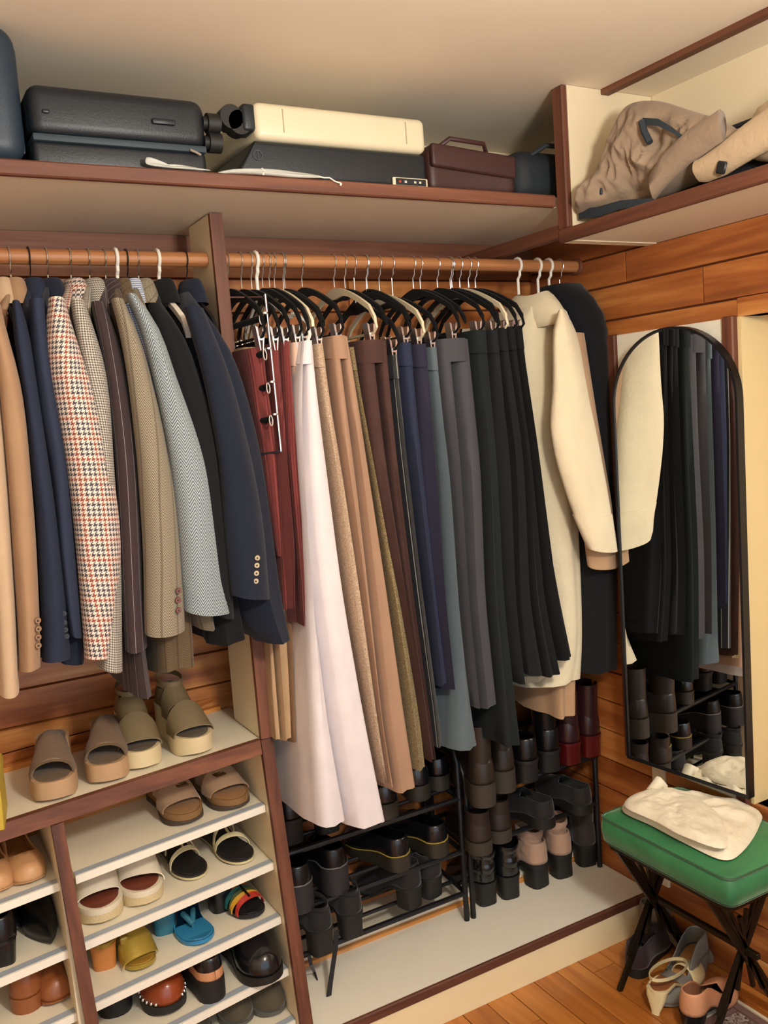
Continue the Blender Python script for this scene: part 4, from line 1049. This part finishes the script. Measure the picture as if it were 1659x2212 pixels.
# rack beside the unit
z = TA[2] + RS
A, s = chunky('black heeled loafer with red-tan lining on the upper rack tier', 'black heels with red-tan lining', 642, 1826, z, 95, black_leather, black_rubber, heel=.06, plat=.012, th=.010, extra=[('lining', lambda s: s.upper(0, .36, lambda q: .03, lambda q: .5), cogs)])
again(A, 718, 1802, z, 88, 'heel', s.L)
A, s = chunky('glossy black lace-up shoe with thick sole on the upper rack tier', 'glossy black lace-ups', 915, 1730, z, 86, blkc, dk_r, plat=.034, heel=.012)
again(A, 957, 1708, z, 80, 'heel', s.L); again(A, 850, 1768, z, 100, 'heel', s.L)
z = TA[1] + RS
A, s = chunky('black platform loafer with silver welt piping on the middle rack tier', 'black platform loafers', 662, 1972, z, 96, black_leather, plain('matte_platform', '#262326', .7), plat=.05, heel=.026, W=.098, stitch=sst)
again(A, 738, 1932, z, 92, 'heel', s.L)
A, s = chunky('black shoe with yellow welt stitching and clear grooved sole on the middle rack tier', 'black shoes with yellow stitching', 878, 1880, z, 104, blkc, dk_r, plat=.03, heel=.014, stitch=yst)
again(A, 960, 1850, z, 102, 'heel', s.L)
z = TA[0] + RS
A, s = chunky('black suede block heel sandal with long straps on the lowest rack tier', 'black suede block heels', 706, 2066, z, 92, black_suede, black_rubber, heel=.06, plat=.012, th=.010, extra=[('ankle_strap', lambda s: s.loop(.0, .4, s.top(.1) + .06, .012), black_suede)])
again(A, 768, 2030, z, 84, 'heel', s.L)
p = ay(715, 2070, 2.12)
tp = thing('loose_strap', 'long black strap trailing from the lowest rack tier onto the platform', 'strap', az(712, 2150, PLT))
MB().loft([[Vector(q) + Vector((dx, dy, 0)) for dx, dy in ((-.007, 0), (.007, 0), (.007, .002), (-.007, .002))] for q in (ay(728, 2010, 2.14), ay(725, 2050, 2.128), ay(719, 2090, 2.112), ay(714, 2125, 2.096), az(711, 2152, PLT + .0015))]).build('ribbon', black_suede, tp)
tp = thing('loose_strap', 'thin black strap with tapered tip lying on the platform by the post', 'strap', az(683, 2115, PLT))
MB().loft([[Vector(q) + Vector((dx, dy, 0)) for dx, dy in ((-wd, 0), (wd, 0), (wd, .002), (-wd, .002))] for q, wd in ((ay(668, 2065, 2.135), .005), (ay(672, 2085, 2.12), .005), (az(679, 2100, PLT + .01), .004), (az(686, 2118, PLT + .001), .0015))]).build('ribbon', black_suede, tp)
A, s = chunky('black suede ankle boot with block heel on the lowest rack tier', 'black suede ankle boots', 906, 1962, z, 108, black_suede, black_rubber, heel=.055, plat=.010, th=.010, hf=bootH, vf=bootV)
again(A, 948, 1940, z, 102, 'heel', s.L)
# rack by the mirror wall
z = TB[1] + RS
brb = leather('brown_black', '#2a221c', .4); brs = plain('brown_lug', '#352d24', .7, vary=.1)
A, s = chunky('brown-black chunky boot with tall taupe lug sole', 'brown-black chunky boots', 1052, 1745, z, 72, brb, brs, plat=.055, heel=.012, hf=bootH, vf=bootV, shaft=(.06, .17, .034, .036, .18), name='boot')
again(A, 1094, 1714, z, 68, 'heel', s.L)
A, s = chunky('black leather heeled ankle boot beside the burgundy pair', 'black heeled ankle boots', 1150, 1692, z, 80, black_leather, black_rubber, heel=.06, plat=.010, th=.010, hf=bootH, vf=bootV, name='boot')
A, s = chunky('black leather heeled boot with tall slim shaft beside the burgundy pair', None, 1196, 1670, z, 76, black_leather, black_rubber, heel=.06, plat=.010, th=.010, hf=bootH, vf=bootV, shaft=(.05, .15, .034, .040, .2), name='boot')
bur = leather('burgundy', '#2c1418', .3, coat=.2); burh = leather('oxblood_heel', '#4e1014', .25, coat=.3)
A, s = chunky('burgundy leather ankle boot with shiny oxblood heel', 'burgundy ankle boots', 1248, 1652, z, 94, bur, burh, heel=.062, plat=.010, th=.008, hf=bootH, vf=bootV, shaft=(.05, .165, .033, .036, .17), name='boot')
again(A, 1288, 1636, z, 84, 'heel', s.L)
z = TB[0] + RS
A, s = chunky('dark brown low heel ankle boot on the lower rack tier', 'dark brown ankle boots', 1046, 1848, z, 76, leather('dark_brown', '#2a1f1b', .5), brs, heel=.026, plat=.012, hf=bootH, vf=bootV, shaft=(.05, .09, .034, .036, .17), name='boot')
again(A, 1088, 1822, z, 74, 'heel', s.L)
A, s = chunky('black low shoe on the lower rack tier near the mirror wall', 'black low shoes', 1190, 1790, z, 92, black_suede, black_rubber, heel=.02, plat=.012)
again(A, 1270, 1760, z, 88, 'heel', s.L)
z = PLT + .001
A, s = chunky('crinkled black patent boot with flared heel on the platform', 'crinkled black boots', 1062, 1958, z, 86, blkc, black_rubber, heel=.065, plat=.010, th=.010, hf=bootH, vf=bootV, shaft=(.03, .10, .036, .04, .17, 0, .004), name='boot')
again(A, 1110, 1944, z, 80, 'heel', s.L)
nus = suede_m('nude_stretch', '#a98a76')
A, s = chunky('slouchy nude stretch boot with black block heel on the platform', 'nude slouch boots', 1178, 1918, z, 96, nus, black_rubber, heel=.07, plat=.010, th=.012, hf=bootH, vf=bootV, shaft=(.02, .105, .034, .036, .2, .012, .006), name='boot', block=(.28, .95))
again(A, 1226, 1898, z, 84, 'heel', s.L)
dbs = suede_m('dark_brown_s', '#2b2320')
A, s = chunky('dark brown suede heeled boot on the platform by the bench', 'dark brown suede boots', 1276, 1874, z, 76, dbs, black_rubber, heel=.065, plat=.010, th=.010, hf=bootH, vf=bootV, shaft=(.03, .14, .034, .04, .2), name='boot')
again(A, 1306, 1862, z, 74, 'heel', s.L)

# ================================================================= MIRROR
MX, MY0, MY1, MZ0, MZ1 = 0.0, -.4, .0, .572, 1.812
MYAW = math.radians(5.6)
t = thing('wall_mirror', 'tall arched wall mirror in a thin black frame', 'mirror', (1.838, 1.9415, 0), MYAW)
def arch(inset, n=28):
    yc = (MY0 + MY1)/2; R_ = (MY1 - MY0)/2 - inset; zs = MZ1 - (MY1 - MY0)/2
    pts = [(yc - R_, MZ0 + inset), (yc + R_, MZ0 + inset)]
    return pts + [(yc + R_*math.cos(math.pi*k/n), zs + R_*math.sin(math.pi*k/n)) for k in range(n + 1)]
o_, i_ = arch(0), arch(.007)
rings = [[(MX + .027, y, z) for y, z in o_], [(MX, y, z) for y, z in o_], [(MX, y, z) for y, z in i_], [(MX + .006, y, z) for y, z in i_], [(MX + .010, y, z) for y, z in arch(.02)]]
MB().loft(rings, True, False).build('frame', black_metal, t, angle=30, local=True)
gl = arch(.0065); n = len(gl)
MB().add([(MX + .004, y, z) for y, z in gl] + [(MX + .006, y, z) for y, z in gl], [tuple(range(n)), tuple(range(2*n - 1, n - 1, -1))] + [(i, (i+1) % n, n + (i+1) % n, n + i) for i in range(n)]).build('glass', mirror_glass, t, smooth=False, local=True)

# ================================================================= BENCH
velvet = NT('green_velvet'); velvet.b.inputs['Roughness'].default_value = .6; velvet.b.inputs['Sheen Weight'].default_value = .9; velvet.b.inputs['Sheen Roughness'].default_value = .3
velvet.b.inputs['Sheen Tint'].default_value = (.55, .85, .55, 1)
velvet.l(velvet.mix(velvet.noise(velvet.obj(), 7, 3, .8), lin('#1a4a2b'), lin('#43905c')), velvet.b.inputs['Base Color']); velvet.bump(velvet.noise(velvet.obj(), 9, 3), .4, .01); velvet = velvet.m
bronze = plain('dark_bronze', '#2c241a', .42, .7, vary=.15)
BX0, BX1, BY0, BY1, BZ0, BZ1 = 1.600, 1.912, 1.375, 1.812, .437, .522
t = thing('upholstered_bench', 'small bench with green velvet cushion on crossed bronze legs', 'bench', ((BX0 + BX1)/2, (BY0 + BY1)/2, 0))
def cushion():
    rings = []; N = 48
    for f, gx, dz in ((0, -.05, 0), (.02, -.012, 0), (.10, .0, 0), (.5, .004, 0), (.90, .0, 0), (.98, -.008, .0), (1.03, -.03, .004), (1.10, -.09, .004), (1.14, -.15, .004)):
        r = []
        for k in range(N):
            a = 2*math.pi*k/N; c, s_ = math.cos(a), math.sin(a); ex = .14
            ca = math.copysign(abs(c)**ex, c); sa = math.copysign(abs(s_)**ex, s_)
            r.append(((BX0 + BX1)/2 + ca*((BX1 - BX0)/2 + gx), (BY0 + BY1)/2 + sa*((BY1 - BY0)/2 + gx), BZ0 + (BZ1 - BZ0)*f*.93))
        rings.append(r)
    return MB().loft(rings)
cu = cushion().build('cushion', velvet, t, angle=60)
def pipe(z, g):
    pts = []
    for k in range(64):
        a = 2*math.pi*k/64; c, s_ = math.cos(a), math.sin(a); ex = .14
        pts.append(((BX0 + BX1)/2 + math.copysign(abs(c)**ex, c)*((BX1 - BX0)/2 + g), (BY0 + BY1)/2 + math.copysign(abs(s_)**ex, s_)*((BY1 - BY0)/2 + g), z))
    return MB().tube(pts, .0032, 6, closed=True)
pm = plain('green_piping', '#1d4a2a', .6, sheen=.5)
pipe(BZ0 + .072, .0).build('piping', pm, cu); pipe(BZ0 + .003, -.006).build('piping', pm, cu)
MB().box((BX0 + .02, BY0 + .02, BZ0 - .02), (BX1 - .02, BY1 - .02, BZ0)).build('seat_frame', bronze, t, smooth=False)
for ye in (BY0 + .10, BY1 - .03):
    xm = (BX0 + BX1)/2 + .005; zc = .235
    for sg in (-1, 1):
        for k, sp in enumerate((.135, .095, .058, .022)):
            y = ye + sg*.006; wd = .0075 if k == 0 else .0045
            zb, zt = (.001, BZ0 - .02) if k == 0 else (.07 + .02*k, BZ0 - .03 - .025*k)
            p0, p1 = Vector((xm - sg*sp, y, zb)), Vector((xm + sg*sp*.95, y, zt)); d = (p1 - p0).normalized(); u = Vector((d.z, 0, -d.x))*wd; v = Vector((0, .005, 0))
            MB().hexa([p0 - u - v, p0 + u - v, p0 + u + v, p0 - u + v, p1 - u - v, p1 + u - v, p1 + u + v, p1 - u + v]).build('leg' if k == 0 else 'fan_bar', bronze, t, smooth=False)
    MB().tube([(xm, ye - .018, zc), (xm, ye + .018, zc)], .011, 10).build('boss', bronze, t)
MB().rbox(((BX0 + BX1)/2 - .002, BY0 + .055, .228), ((BX0 + BX1)/2 + .012, BY1 - .055, .244), .002, 1).build('stretcher', bronze, t, smooth=False)

# ---------------------------------------------------------------- soft lumps: cloth, bags, garments
def pillow(outline, up, thick, back=.0, rings=10, fold=.006, seed=0, freq=30, c=None, power=.5, fine=4):
    """inflate a traced outline (3-D points in a plane) along `up`"""
    pts = [Vector(p) for p in outline]
    # resample and round the outline
    P = []
    N = len(pts)
    for i in range(N):
        for f in [k/fine for k in range(fine)]:
            p0, p1, p2, p3 = pts[i-1], pts[i], pts[(i+1) % N], pts[(i+2) % N]
            P.append(.5*((2*p1) + (p2 - p0)*f + (2*p0 - 5*p1 + 4*p2 - p3)*f*f + (3*p1 - p0 - 3*p2 + p3)*f**3))
    c = Vector(c) if c else sum(P, Vector())/len(P); up = Vector(up).normalized(); rnd = random.Random(seed); o = Vector((rnd.random()*9, rnd.random()*9, rnd.random()*9))
    from mathutils import noise as mn
    R_ = []
    def row(t_, hgt, sgn):
        r = []
        for p in P:
            q = c + (p - c)*t_; nz = 1 - abs(mn.noise(Vector((q.x, q.y, q.z))*freq*.35 + o))*2; n2 = mn.noise(Vector((q.x, q.y, q.z))*freq + o)
            r.append(q + up*sgn*(hgt + fold*(nz*1.1 + n2*.5 - abs(mn.noise(Vector((q.x, q.y*2.2, q.z*1.2))*freq*.8 - o))*1.0)*min(1, (1 - t_)*5)))
        return r
    for k in range(rings): 
        t_ = (k + .5)/rings; R_.append(row(t_, thick*(1 - t_**3)**power, 1))
    R_.append(row(1, 0, 1))
    for k in range(rings - 1, -1, -2):
        t_ = (k + .5)/rings; R_.append(row(t_, back*(1 - t_**3)**power, -1))
    return MB().loft(R_)
linen = cloth('ivory_linen', '#e2d8c2', wrinkle=1.2)
zb = BZ1 + .004
t = thing('folded_cloth', 'folded ivory linen garment lying on the green bench', 'garment', az(1490, 1790, zb))
q = [(1345, 1752), (1366, 1722), (1430, 1712), (1530, 1722), (1636, 1752), (1640, 1785), (1606, 1838), (1562, 1858), (1480, 1822), (1410, 1785)]
pillow([az(a, b, zb) for a, b in q], (0, 0, 1), .030, .0, fold=.009, seed=4, freq=34, rings=20, fine=6).build('lower_fold', linen, t, angle=70)
q = [(1350, 1742), (1372, 1716), (1430, 1708), (1500, 1722), (1560, 1770), (1566, 1832), (1480, 1808), (1410, 1772)]
pillow([az(a, b, zb + .03) for a, b in q], (0, 0, 1), .014, .004, fold=.009, seed=9, freq=36, rings=20, fine=6).build('upper_fold', linen, t, angle=70)
tr_ = [az(1405, 1712, zb + .02), az(1424, 1694, zb + .034), az(1434, 1700, zb + .02)]
MB().tube([tr_[0], tr_[1] + Vector((0, 0, .006)), tr_[2]], [.014, .017, .012], 10).build('rolled_corner', linen, t)

# rug
t = thing('patterned_rug', 'mottled brown rug with mauve border and white edge', 'rug', (1.4, .9, 0))
rugm = NT('rug_pile'); rugm.b.inputs['Roughness'].default_value = 1
rugm.l(rugm.ramp(rugm.noise(rugm.obj(), 75, 5, 1.5), [(.38, '#3a2c2a'), (.5, '#6f5f58'), (.62, '#a3968a')]), rugm.b.inputs['Base Color']); rugm.bump(rugm.noise(rugm.obj(), 400, 2), .8, .004)
MB().rbox((.92, -.2, .0005), (1.812, 1.545, .008), .003, 1).build('pile', rugm.m, t)
for lo, hi in (((1.812, -.2, .0005), (1.838, 1.571, .0085)), ((.9, 1.545, .0005), (1.812, 1.571, .0085))):
    MB().rbox(lo, hi, .003, 1).build('border', plain('mauve_border', '#6d524c', .95, bump=(300, .4)), t)
for lo, hi in (((1.838, -.2, .0005), (1.852, 1.585, .0075)), ((.9, 1.571, .0005), (1.838, 1.585, .0075))):
    MB().rbox(lo, hi, .003, 1).build('edging', plain('white_edging', '#cfc3ac', .9, bump=(300, .4)), t)

# shoes under the bench
z = .001
mar = suede_m('aubergine', '#2d1a20')
s = Shoe(.245, .088, 'round', .014, .012)
A = shoe_thing('aubergine suede slip-on shoe under the bench', 'shoe', 'aubergine slip-ons', 1368, 2112, z, 24, 'heel', s,
    [('sole', s.sole(.002), black_rubber), ('insole', s.insole(), suede_m('olive_lining', '#5a5236')), ('upper', s.upper(0, 1, lambda q: fullh(q)*1.1, lambda q: .5 + .5*smooth01((q - .5)/.1), bulge=.003), mar, SOL)], 'slip_on')
again(A, 1398, 2062, z, 14, 'heel', s.L)
ivo = leather('ivory', '#d8c79a', .4)
s = Shoe(.24, .080, 'square', .06, .008, .007)
A = shoe_thing('ivory slingback shoe with flared kitten heel under the bench', 'shoe', None, 1414, 2192, z, 14, 'heel', s,
    [('sole', s.sole(.001), ivo), ('insole', s.insole(), leather('rust_insole', '#8a5632', .5)), ('heel', s.block(.15, .38, -.014), ivo), ('upper', s.upper(.62, 1, lambda q: np.interp(q, [.6, .8, .95, 1], [.06, .05, .03, .012])), ivo, SOL),
     ('sling_strap', s.loop(-.01, .66, s.top(.1) + .022, .009, -.012, wx=1.08), ivo)], 'slingback')
gry = leather('pewter', '#7c7c76', .3); tpe = suede_m('taupe', '#7a6a58')
s = Shoe(.25, .086, 'round', .05, .008, .007)
pumph = lambda q: np.interp(q, [0, .3, .6, .85, 1], [.085, .07, .055, .042, .012]); pumpv = lambda q: .5 + .5*smooth01((q - .6)/.08)
shoe_thing('pewter grey leather pump lying under the bench', 'shoe', None, 1426, 2176, z, 196, 'toe', s,
    [('sole', s.sole(.001), gry), ('insole', s.insole(), nude), ('heel', s.block(.24, .8), gry), ('upper', s.upper(0, 1, pumph, pumpv, bulge=.003), gry, SOL)], 'pump')
shoe_thing('taupe suede pump under the bench near the wall', 'shoe', None, 1560, 2076, z, -70, 'toe', s,
    [('sole', s.sole(.001), tpe), ('insole', s.insole(), nude), ('heel', s.block(.24, .8), tpe), ('upper', s.upper(0, 1, pumph, pumpv, bulge=.003), tpe, SOL)], 'pump')
pk = leather('peach_lining', '#c58a66', .5)
shoe_thing('peach leather pump with black lining under the bench beside the rug', 'shoe', None, 1486, 2240, z, 16, 'heel', Shoe(.25, .086, 'point', .06, .008, .007),
    [('sole', s.sole(.001), black_leather), ('insole', s.insole(.003), blki), ('heel', s.block(.24, .7), black_leather), ('upper', s.upper(0, 1, pumph, pumpv, bulge=.003), pk, SOL)], 'pump')

# ================================================================= HIGH SHELF: LUGGAGE
zs = ST + .0015
navyb = plain('navy_polycarbonate', '#20303f', .5, bump=(220, .12)); blks = plain('black_shell', '#141b22', .45, bump=(300, .15)); crm = plain('cream_shell', '#d6ccae', .38, vary=.03)
t = thing('suitcase', 'tall navy suitcase standing at the end of the high shelf', 'suitcase', (.14, 2.0, zs))
MB().rbox((-.05, 1.888, zs), (.325, 2.26, ZC - .006), .04, 6).build('shell', navyb, t)
MB().rbox((.322, 1.95, 2.20), (.331, 2.2, 2.40), .004, 2).build('side_panel', navyb, t)
MB().tube([(.10, 1.886, 2.20), (.10, 1.880, 2.20), (.22, 1.880, 2.20), (.22, 1.886, 2.20)], .005, 8).build('handle', blks, t)
t = thing('suitcase', 'black hard shell suitcase lying flat between the navy and cream suitcases', 'suitcase', (.52, 2.1, zs))
MB().rbox((.337, 1.912, zs), (.690, 2.36, zs + .052), .012, 4).build('lower_shell', blks, t)
MB().rbox((.335, 1.905, zs + .058), (.694, 2.365, zs + .158), .026, 5).build('upper_shell', blks, t)
MB().rbox((.339, 1.907, zs + .048), (.690, 2.36, zs + .062), .003, 2).build('zip_band', plain('zip_tape', '#2b3942', .6), t)
MB().rbox((.36, 1.899, zs + .098), (.374, 1.906, zs + .106), .003, 2).build('side_foot', blks, t)
MB().rbox((.575, 1.897, zs + .096), (.625, 1.906, zs + .108), .004, 2).build('side_foot', blks, t)
for yy, zz in ((1.925, zs + .115), (1.925, zs + .075), (2.33, zs + .10)):
    MB().tube([(.700, yy, zz), (.728, yy, zz)], .021, 14).tube([(.69, yy, zz), (.704, yy, zz)], .014, 10).build('wheel', black_rubber, t)
MB().tube([(.652, 1.902, zs + .05), (.662, 1.896, zs + .044), (.672, 1.898, zs + .040)], .0025, 6).build('zip_pull', chrome, t)
t = thing('suitcase', 'cream and black hard shell suitcase lying on the high shelf', 'suitcase', (1.0, 2.1, zs))
MB().rbox((.800, 1.893, zs + .083), (1.238, 2.36, zs + .163), .016, 4).build('upper_shell', crm, t)
m = MB(); 
m.rbox((.742, 1.896, zs), (1.236, 2.357, zs + .081), .012, 4)
m.xf(lambda v: (v[0] + (max(0, .80 - v[0]))*1.0*((v[2] - zs)/.081), v[1], v[2])); m.build('lower_shell', blks, t)
for xg in (.865, 1.18):
    MB().box((xg, 1.8915, zs + .10), (xg + .0022, 1.8935, zs + .150)).build('groove', plain('cream_shadow', '#a99c78', .6), t, smooth=False)
for dz, xx_ in ((.128, .752), (.118, .77)):
    MB().tube([(xx_, 1.905, zs + dz), (xx_, 1.94, zs + dz)], .026, 16).build('wheel', black_rubber, t)
MB().rbox((.775, 1.90, zs + .10), (.806, 1.96, zs + .158), .008, 3).build('wheel_housing', blks, t)
lk = MB().rbox((1.135, 1.8895, zs + .002), (1.232, 1.8965, zs + .022), .003, 2).build('lock_plate', crm, t)
MB().box((1.142, 1.8888, zs + .004), (1.226, 1.8898, zs + .019)).build('lock_face', blks, lk, smooth=False)
for k, c_ in enumerate(('#b33a2e', '#c9c5bb', '#c9c5bb', '#c9c5bb')):
    xx_ = (1.150, 1.166, 1.192, 1.206)[k]; MB().box((xx_, 1.8882, zs + .009), (xx_ + .006, 1.8890, zs + .014)).build('dial', plain('dial' + c_, c_, .5), lk, smooth=False)
for (ex, ey) in ((.80, .0),):
    rg = [(.80 + .010*math.cos(2*math.pi*k/16), 1.8945, zs + .048 + .010*math.sin(2*math.pi*k/16)) for k in range(16)]
    MB().tube(rg, .0012, 5, closed=True).tube([(.80, 1.8945, zs + .038), (.80, 1.8945, zs + .058)], .0010, 5).build('emblem', plain('emblem_grey', '#3a444c', .4), t)
brl = leather('oxblood_bag', '#3c211f', .5)
t = thing('leather_bag', 'soft brown leather holdall beside the cream suitcase', 'bag', (1.38, 2.05, zs))
MB().rbox((1.262, 1.915, zs), (1.520, 2.28, zs + .122), .028, 5).xf(lambda v: (v[0], v[1] + .012*math.sin(v[0]*40), v[2] - .018*max(0, (v[0] - 1.3)/.2)*((v[2] - zs)/.12))).build('body', brl, t)
MB().rbox((1.266, 1.909, zs + .062), (1.515, 1.93, zs + .118), .008, 3).xf(lambda v: (v[0], v[1] + .008*math.sin(v[0]*40), v[2] - .018*max(0, (v[0] - 1.3)/.2))).build('flap', brl, t)
MB().tube([(1.30, 1.93, zs + .115), (1.32, 1.915, zs + .13), (1.42, 1.912, zs + .124), (1.44, 1.93, zs + .105)], .006, 8).build('handle', brl, t)
t = thing('duffel_bag', 'dark navy duffel bag in the corner behind the partition', 'bag', (1.68, 2.1, zs))
MB().rbox((1.535, 1.93, zs), (1.90, 2.34, zs + .135), .05, 6).build('body', plain('dark_nylon', '#161d24', .7, bump=(60, .4)), t)
MB().tube([(1.60, 1.95, zs + .12), (1.63, 1.925, zs + .14), (1.74, 1.925, zs + .14), (1.77, 1.95, zs + .12)], .007, 8).build('handle', plain('dark_nylon', '#161d24', .7), t)
# crumpled white pouches hanging over the shelf edge
wp = plain('grey_white_nylon', '#b9bcb6', .6, bump=(60, .5), vary=.08)
t = thing('drawstring_pouch', 'crumpled pale pouch with white drawstring under the cream suitcase', 'pouch', az(590, 380, zs))
pillow([ay(a, b, 1.878) + Vector((0, dy, 0)) for a, b, dy in ((470, 374, 0), (500, 366, .0), (570, 366, 0), (640, 372, 0), (690, 380, 0), (690, 386, -.008), (640, 386, -.010), (570, 380, -.010), (510, 376, -.010))], (0, -1, .3), .006, .004, fold=.002, seed=3, freq=60).build('fabric', wp, t, angle=70)
MB().tube([ay(684, 380, 1.872), ay(700, 384, 1.868), ay(712, 384, 1.866), ay(724, 392, 1.866), ay(737, 396, 1.866)], .0016, 6).tube([ay(737, 396, 1.866), ay(735, 401, 1.866)], .0024, 6).build('drawstring', white_plastic, t)
MB().tube([ay(566, 364, 1.872), ay(572, 370, 1.866), ay(568, 378, 1.866)], .002, 6).build('drawstring', white_plastic, t)
t = thing('drawstring_pouch', 'flat grey pouch with upturned tab under the black suitcase', 'pouch', az(370, 360, zs))
pillow([ay(a, b, 1.885) + Vector((0, dy, 0)) for a, b, dy in ((315, 352, 0), (317, 340, 0), (327, 344, 0), (334, 356, 0), (380, 356, 0), (440, 366, 0), (450, 370, -.006), (380, 366, -.008), (330, 360, -.006))], (0, -1, .3), .005, .003, fold=.001, seed=5, freq=60, c=ay(370, 361, 1.885)).build('fabric', wp, t, angle=70)

# ================================================================= SIDE SHELF: GARMENTS
zs = 2.0795
taupe = cloth('taupe_nylon', '#917d69', wrinkle=.9); lt = cloth('light_taupe', '#b39d80', wrinkle=.8); dkz = plain('dark_tape', '#26313a', .6)
t = thing('folded_jacket', 'crumpled taupe jacket with dark zip tape at the partition end of the side shelf', 'jacket', (1.72, 1.72, zs))
PXJ = 1.70
q = [(1250, 462), (1254, 425), (1290, 385), (1318, 330), (1325, 300), (1346, 250), (1368, 224), (1420, 218), (1490, 238), (1560, 262), (1590, 300), (1520, 360), (1440, 410), (1370, 440), (1300, 458)]
pillow([ax(a, b, min(PXJ, 1.645 + (a - 1250)*.0005)) for a, b in q], (-1, -.15, 0), .055, .14, fold=.022, seed=12, freq=24, rings=34, c=ax(1400, 345, PXJ), fine=8).build('body', taupe, t, angle=75)
def ribbon(pts, wd, mt, nm, x=None, th=.003):
    rows = []
    for (a, b, w_, X) in pts:
        p = ax(a, b, X); d = Vector((0, 0, w_/2)); rows.append([p - d, p + d, p + d + Vector((th, 0, 0)), p - d + Vector((th, 0, 0))])
    return MB().loft(rows).build(nm, mt, t)
ribbon([(1250, 463, .026, 1.634), (1290, 458, .024, 1.627), (1340, 442, .020, 1.627), (1380, 437, .016, 1.630), (1412, 434, .010, 1.637)], .02, dkz, 'zip_tape')
ribbon([(1388, 262, .016, 1.630), (1420, 264, .016, 1.627), (1450, 280, .012, 1.630), (1475, 298, .008, 1.637)], .02, dkz, 'zip_tape')
MB().tube([ax(1386, 262, 1.63), ax(1392, 285, 1.628), ax(1404, 308, 1.628)], .008, 8).build('zip_tape', dkz, t)
p = ax(1297, 414, 1.628); MB().rbox((p.x - .003, p.y - .006, p.z - .009), (p.x + .004, p.y + .006, p.z + .009), .002, 1).build('tag', dkz, t)
sl = [(1412, 400, .030), (1440, 362, .034), (1490, 315, .034), (1560, 268, .032)]
rr = []
for a, b, r_ in sl:
    c_ = ax(a, b, 1.642); rr.append([c_ + Vector((.028*math.cos(2*math.pi*k/16), .012*math.cos(2*math.pi*k/16), r_*math.sin(2*math.pi*k/16)*(1 + .12*math.sin(6*math.pi*k/16)))) for k in range(16)])
MB().loft(rr).build('sleeve', taupe, t, angle=70)
t = thing('folded_jacket', 'light taupe jacket sleeve with black cuff tab lying on the side shelf', 'jacket', (1.70, 1.35, zs))
rr = []
for a, b, r_ in ((1516, 366, .026), (1530, 362, .030), (1570, 340, .036), (1620, 305, .040), (1700, 255, .045), (1800, 195, .05)):
    c_ = ax(a, b, 1.665); rr.append([c_ + Vector((.03*math.cos(2*math.pi*k/20), .0, r_*math.sin(2*math.pi*k/20)*(1 + .10*math.sin(8*math.pi*k/20 + a*.01)))) for k in range(20)])
MB().loft(rr).build('sleeve', lt, t, angle=70)
p = ax(1558, 362, 1.634); MB().rbox((p.x - .003, p.y - .013, p.z - .013), (p.x + .004, p.y + .013, p.z + .013), .003, 1, Matrix.Rotation(.35, 3, 'X')).build('cuff_tab', plain('black_tab', '#14171b', .5), t)
pillow([ax(a, b, 1.75) for a, b in ((1600, 330), (1640, 250), (1659, 225), (1760, 180), (1850, 200), (1850, 300), (1700, 350))], (-1, 0, 0), .05, .10, fold=.01, seed=22, freq=18).build('body', lt, t, angle=75)
t = thing('dark_bag', 'dark grey soft bag behind the folded jackets on the side shelf', 'bag', (1.84, 1.45, zs))
MB().rbox((1.80, 1.20, zs), (1.918, 1.70, zs + .15), .03, 4).build('body', plain('charcoal_nylon', '#23262b', .7, bump=(60, .4)), t)
MB().tube([(1.80, 1.35, zs + .12), (1.79, 1.37, zs + .15), (1.79, 1.5, zs + .15), (1.80, 1.52, zs + .12)], .006, 8).build('handle', plain('charcoal_nylon', '#23262b', .7), t)
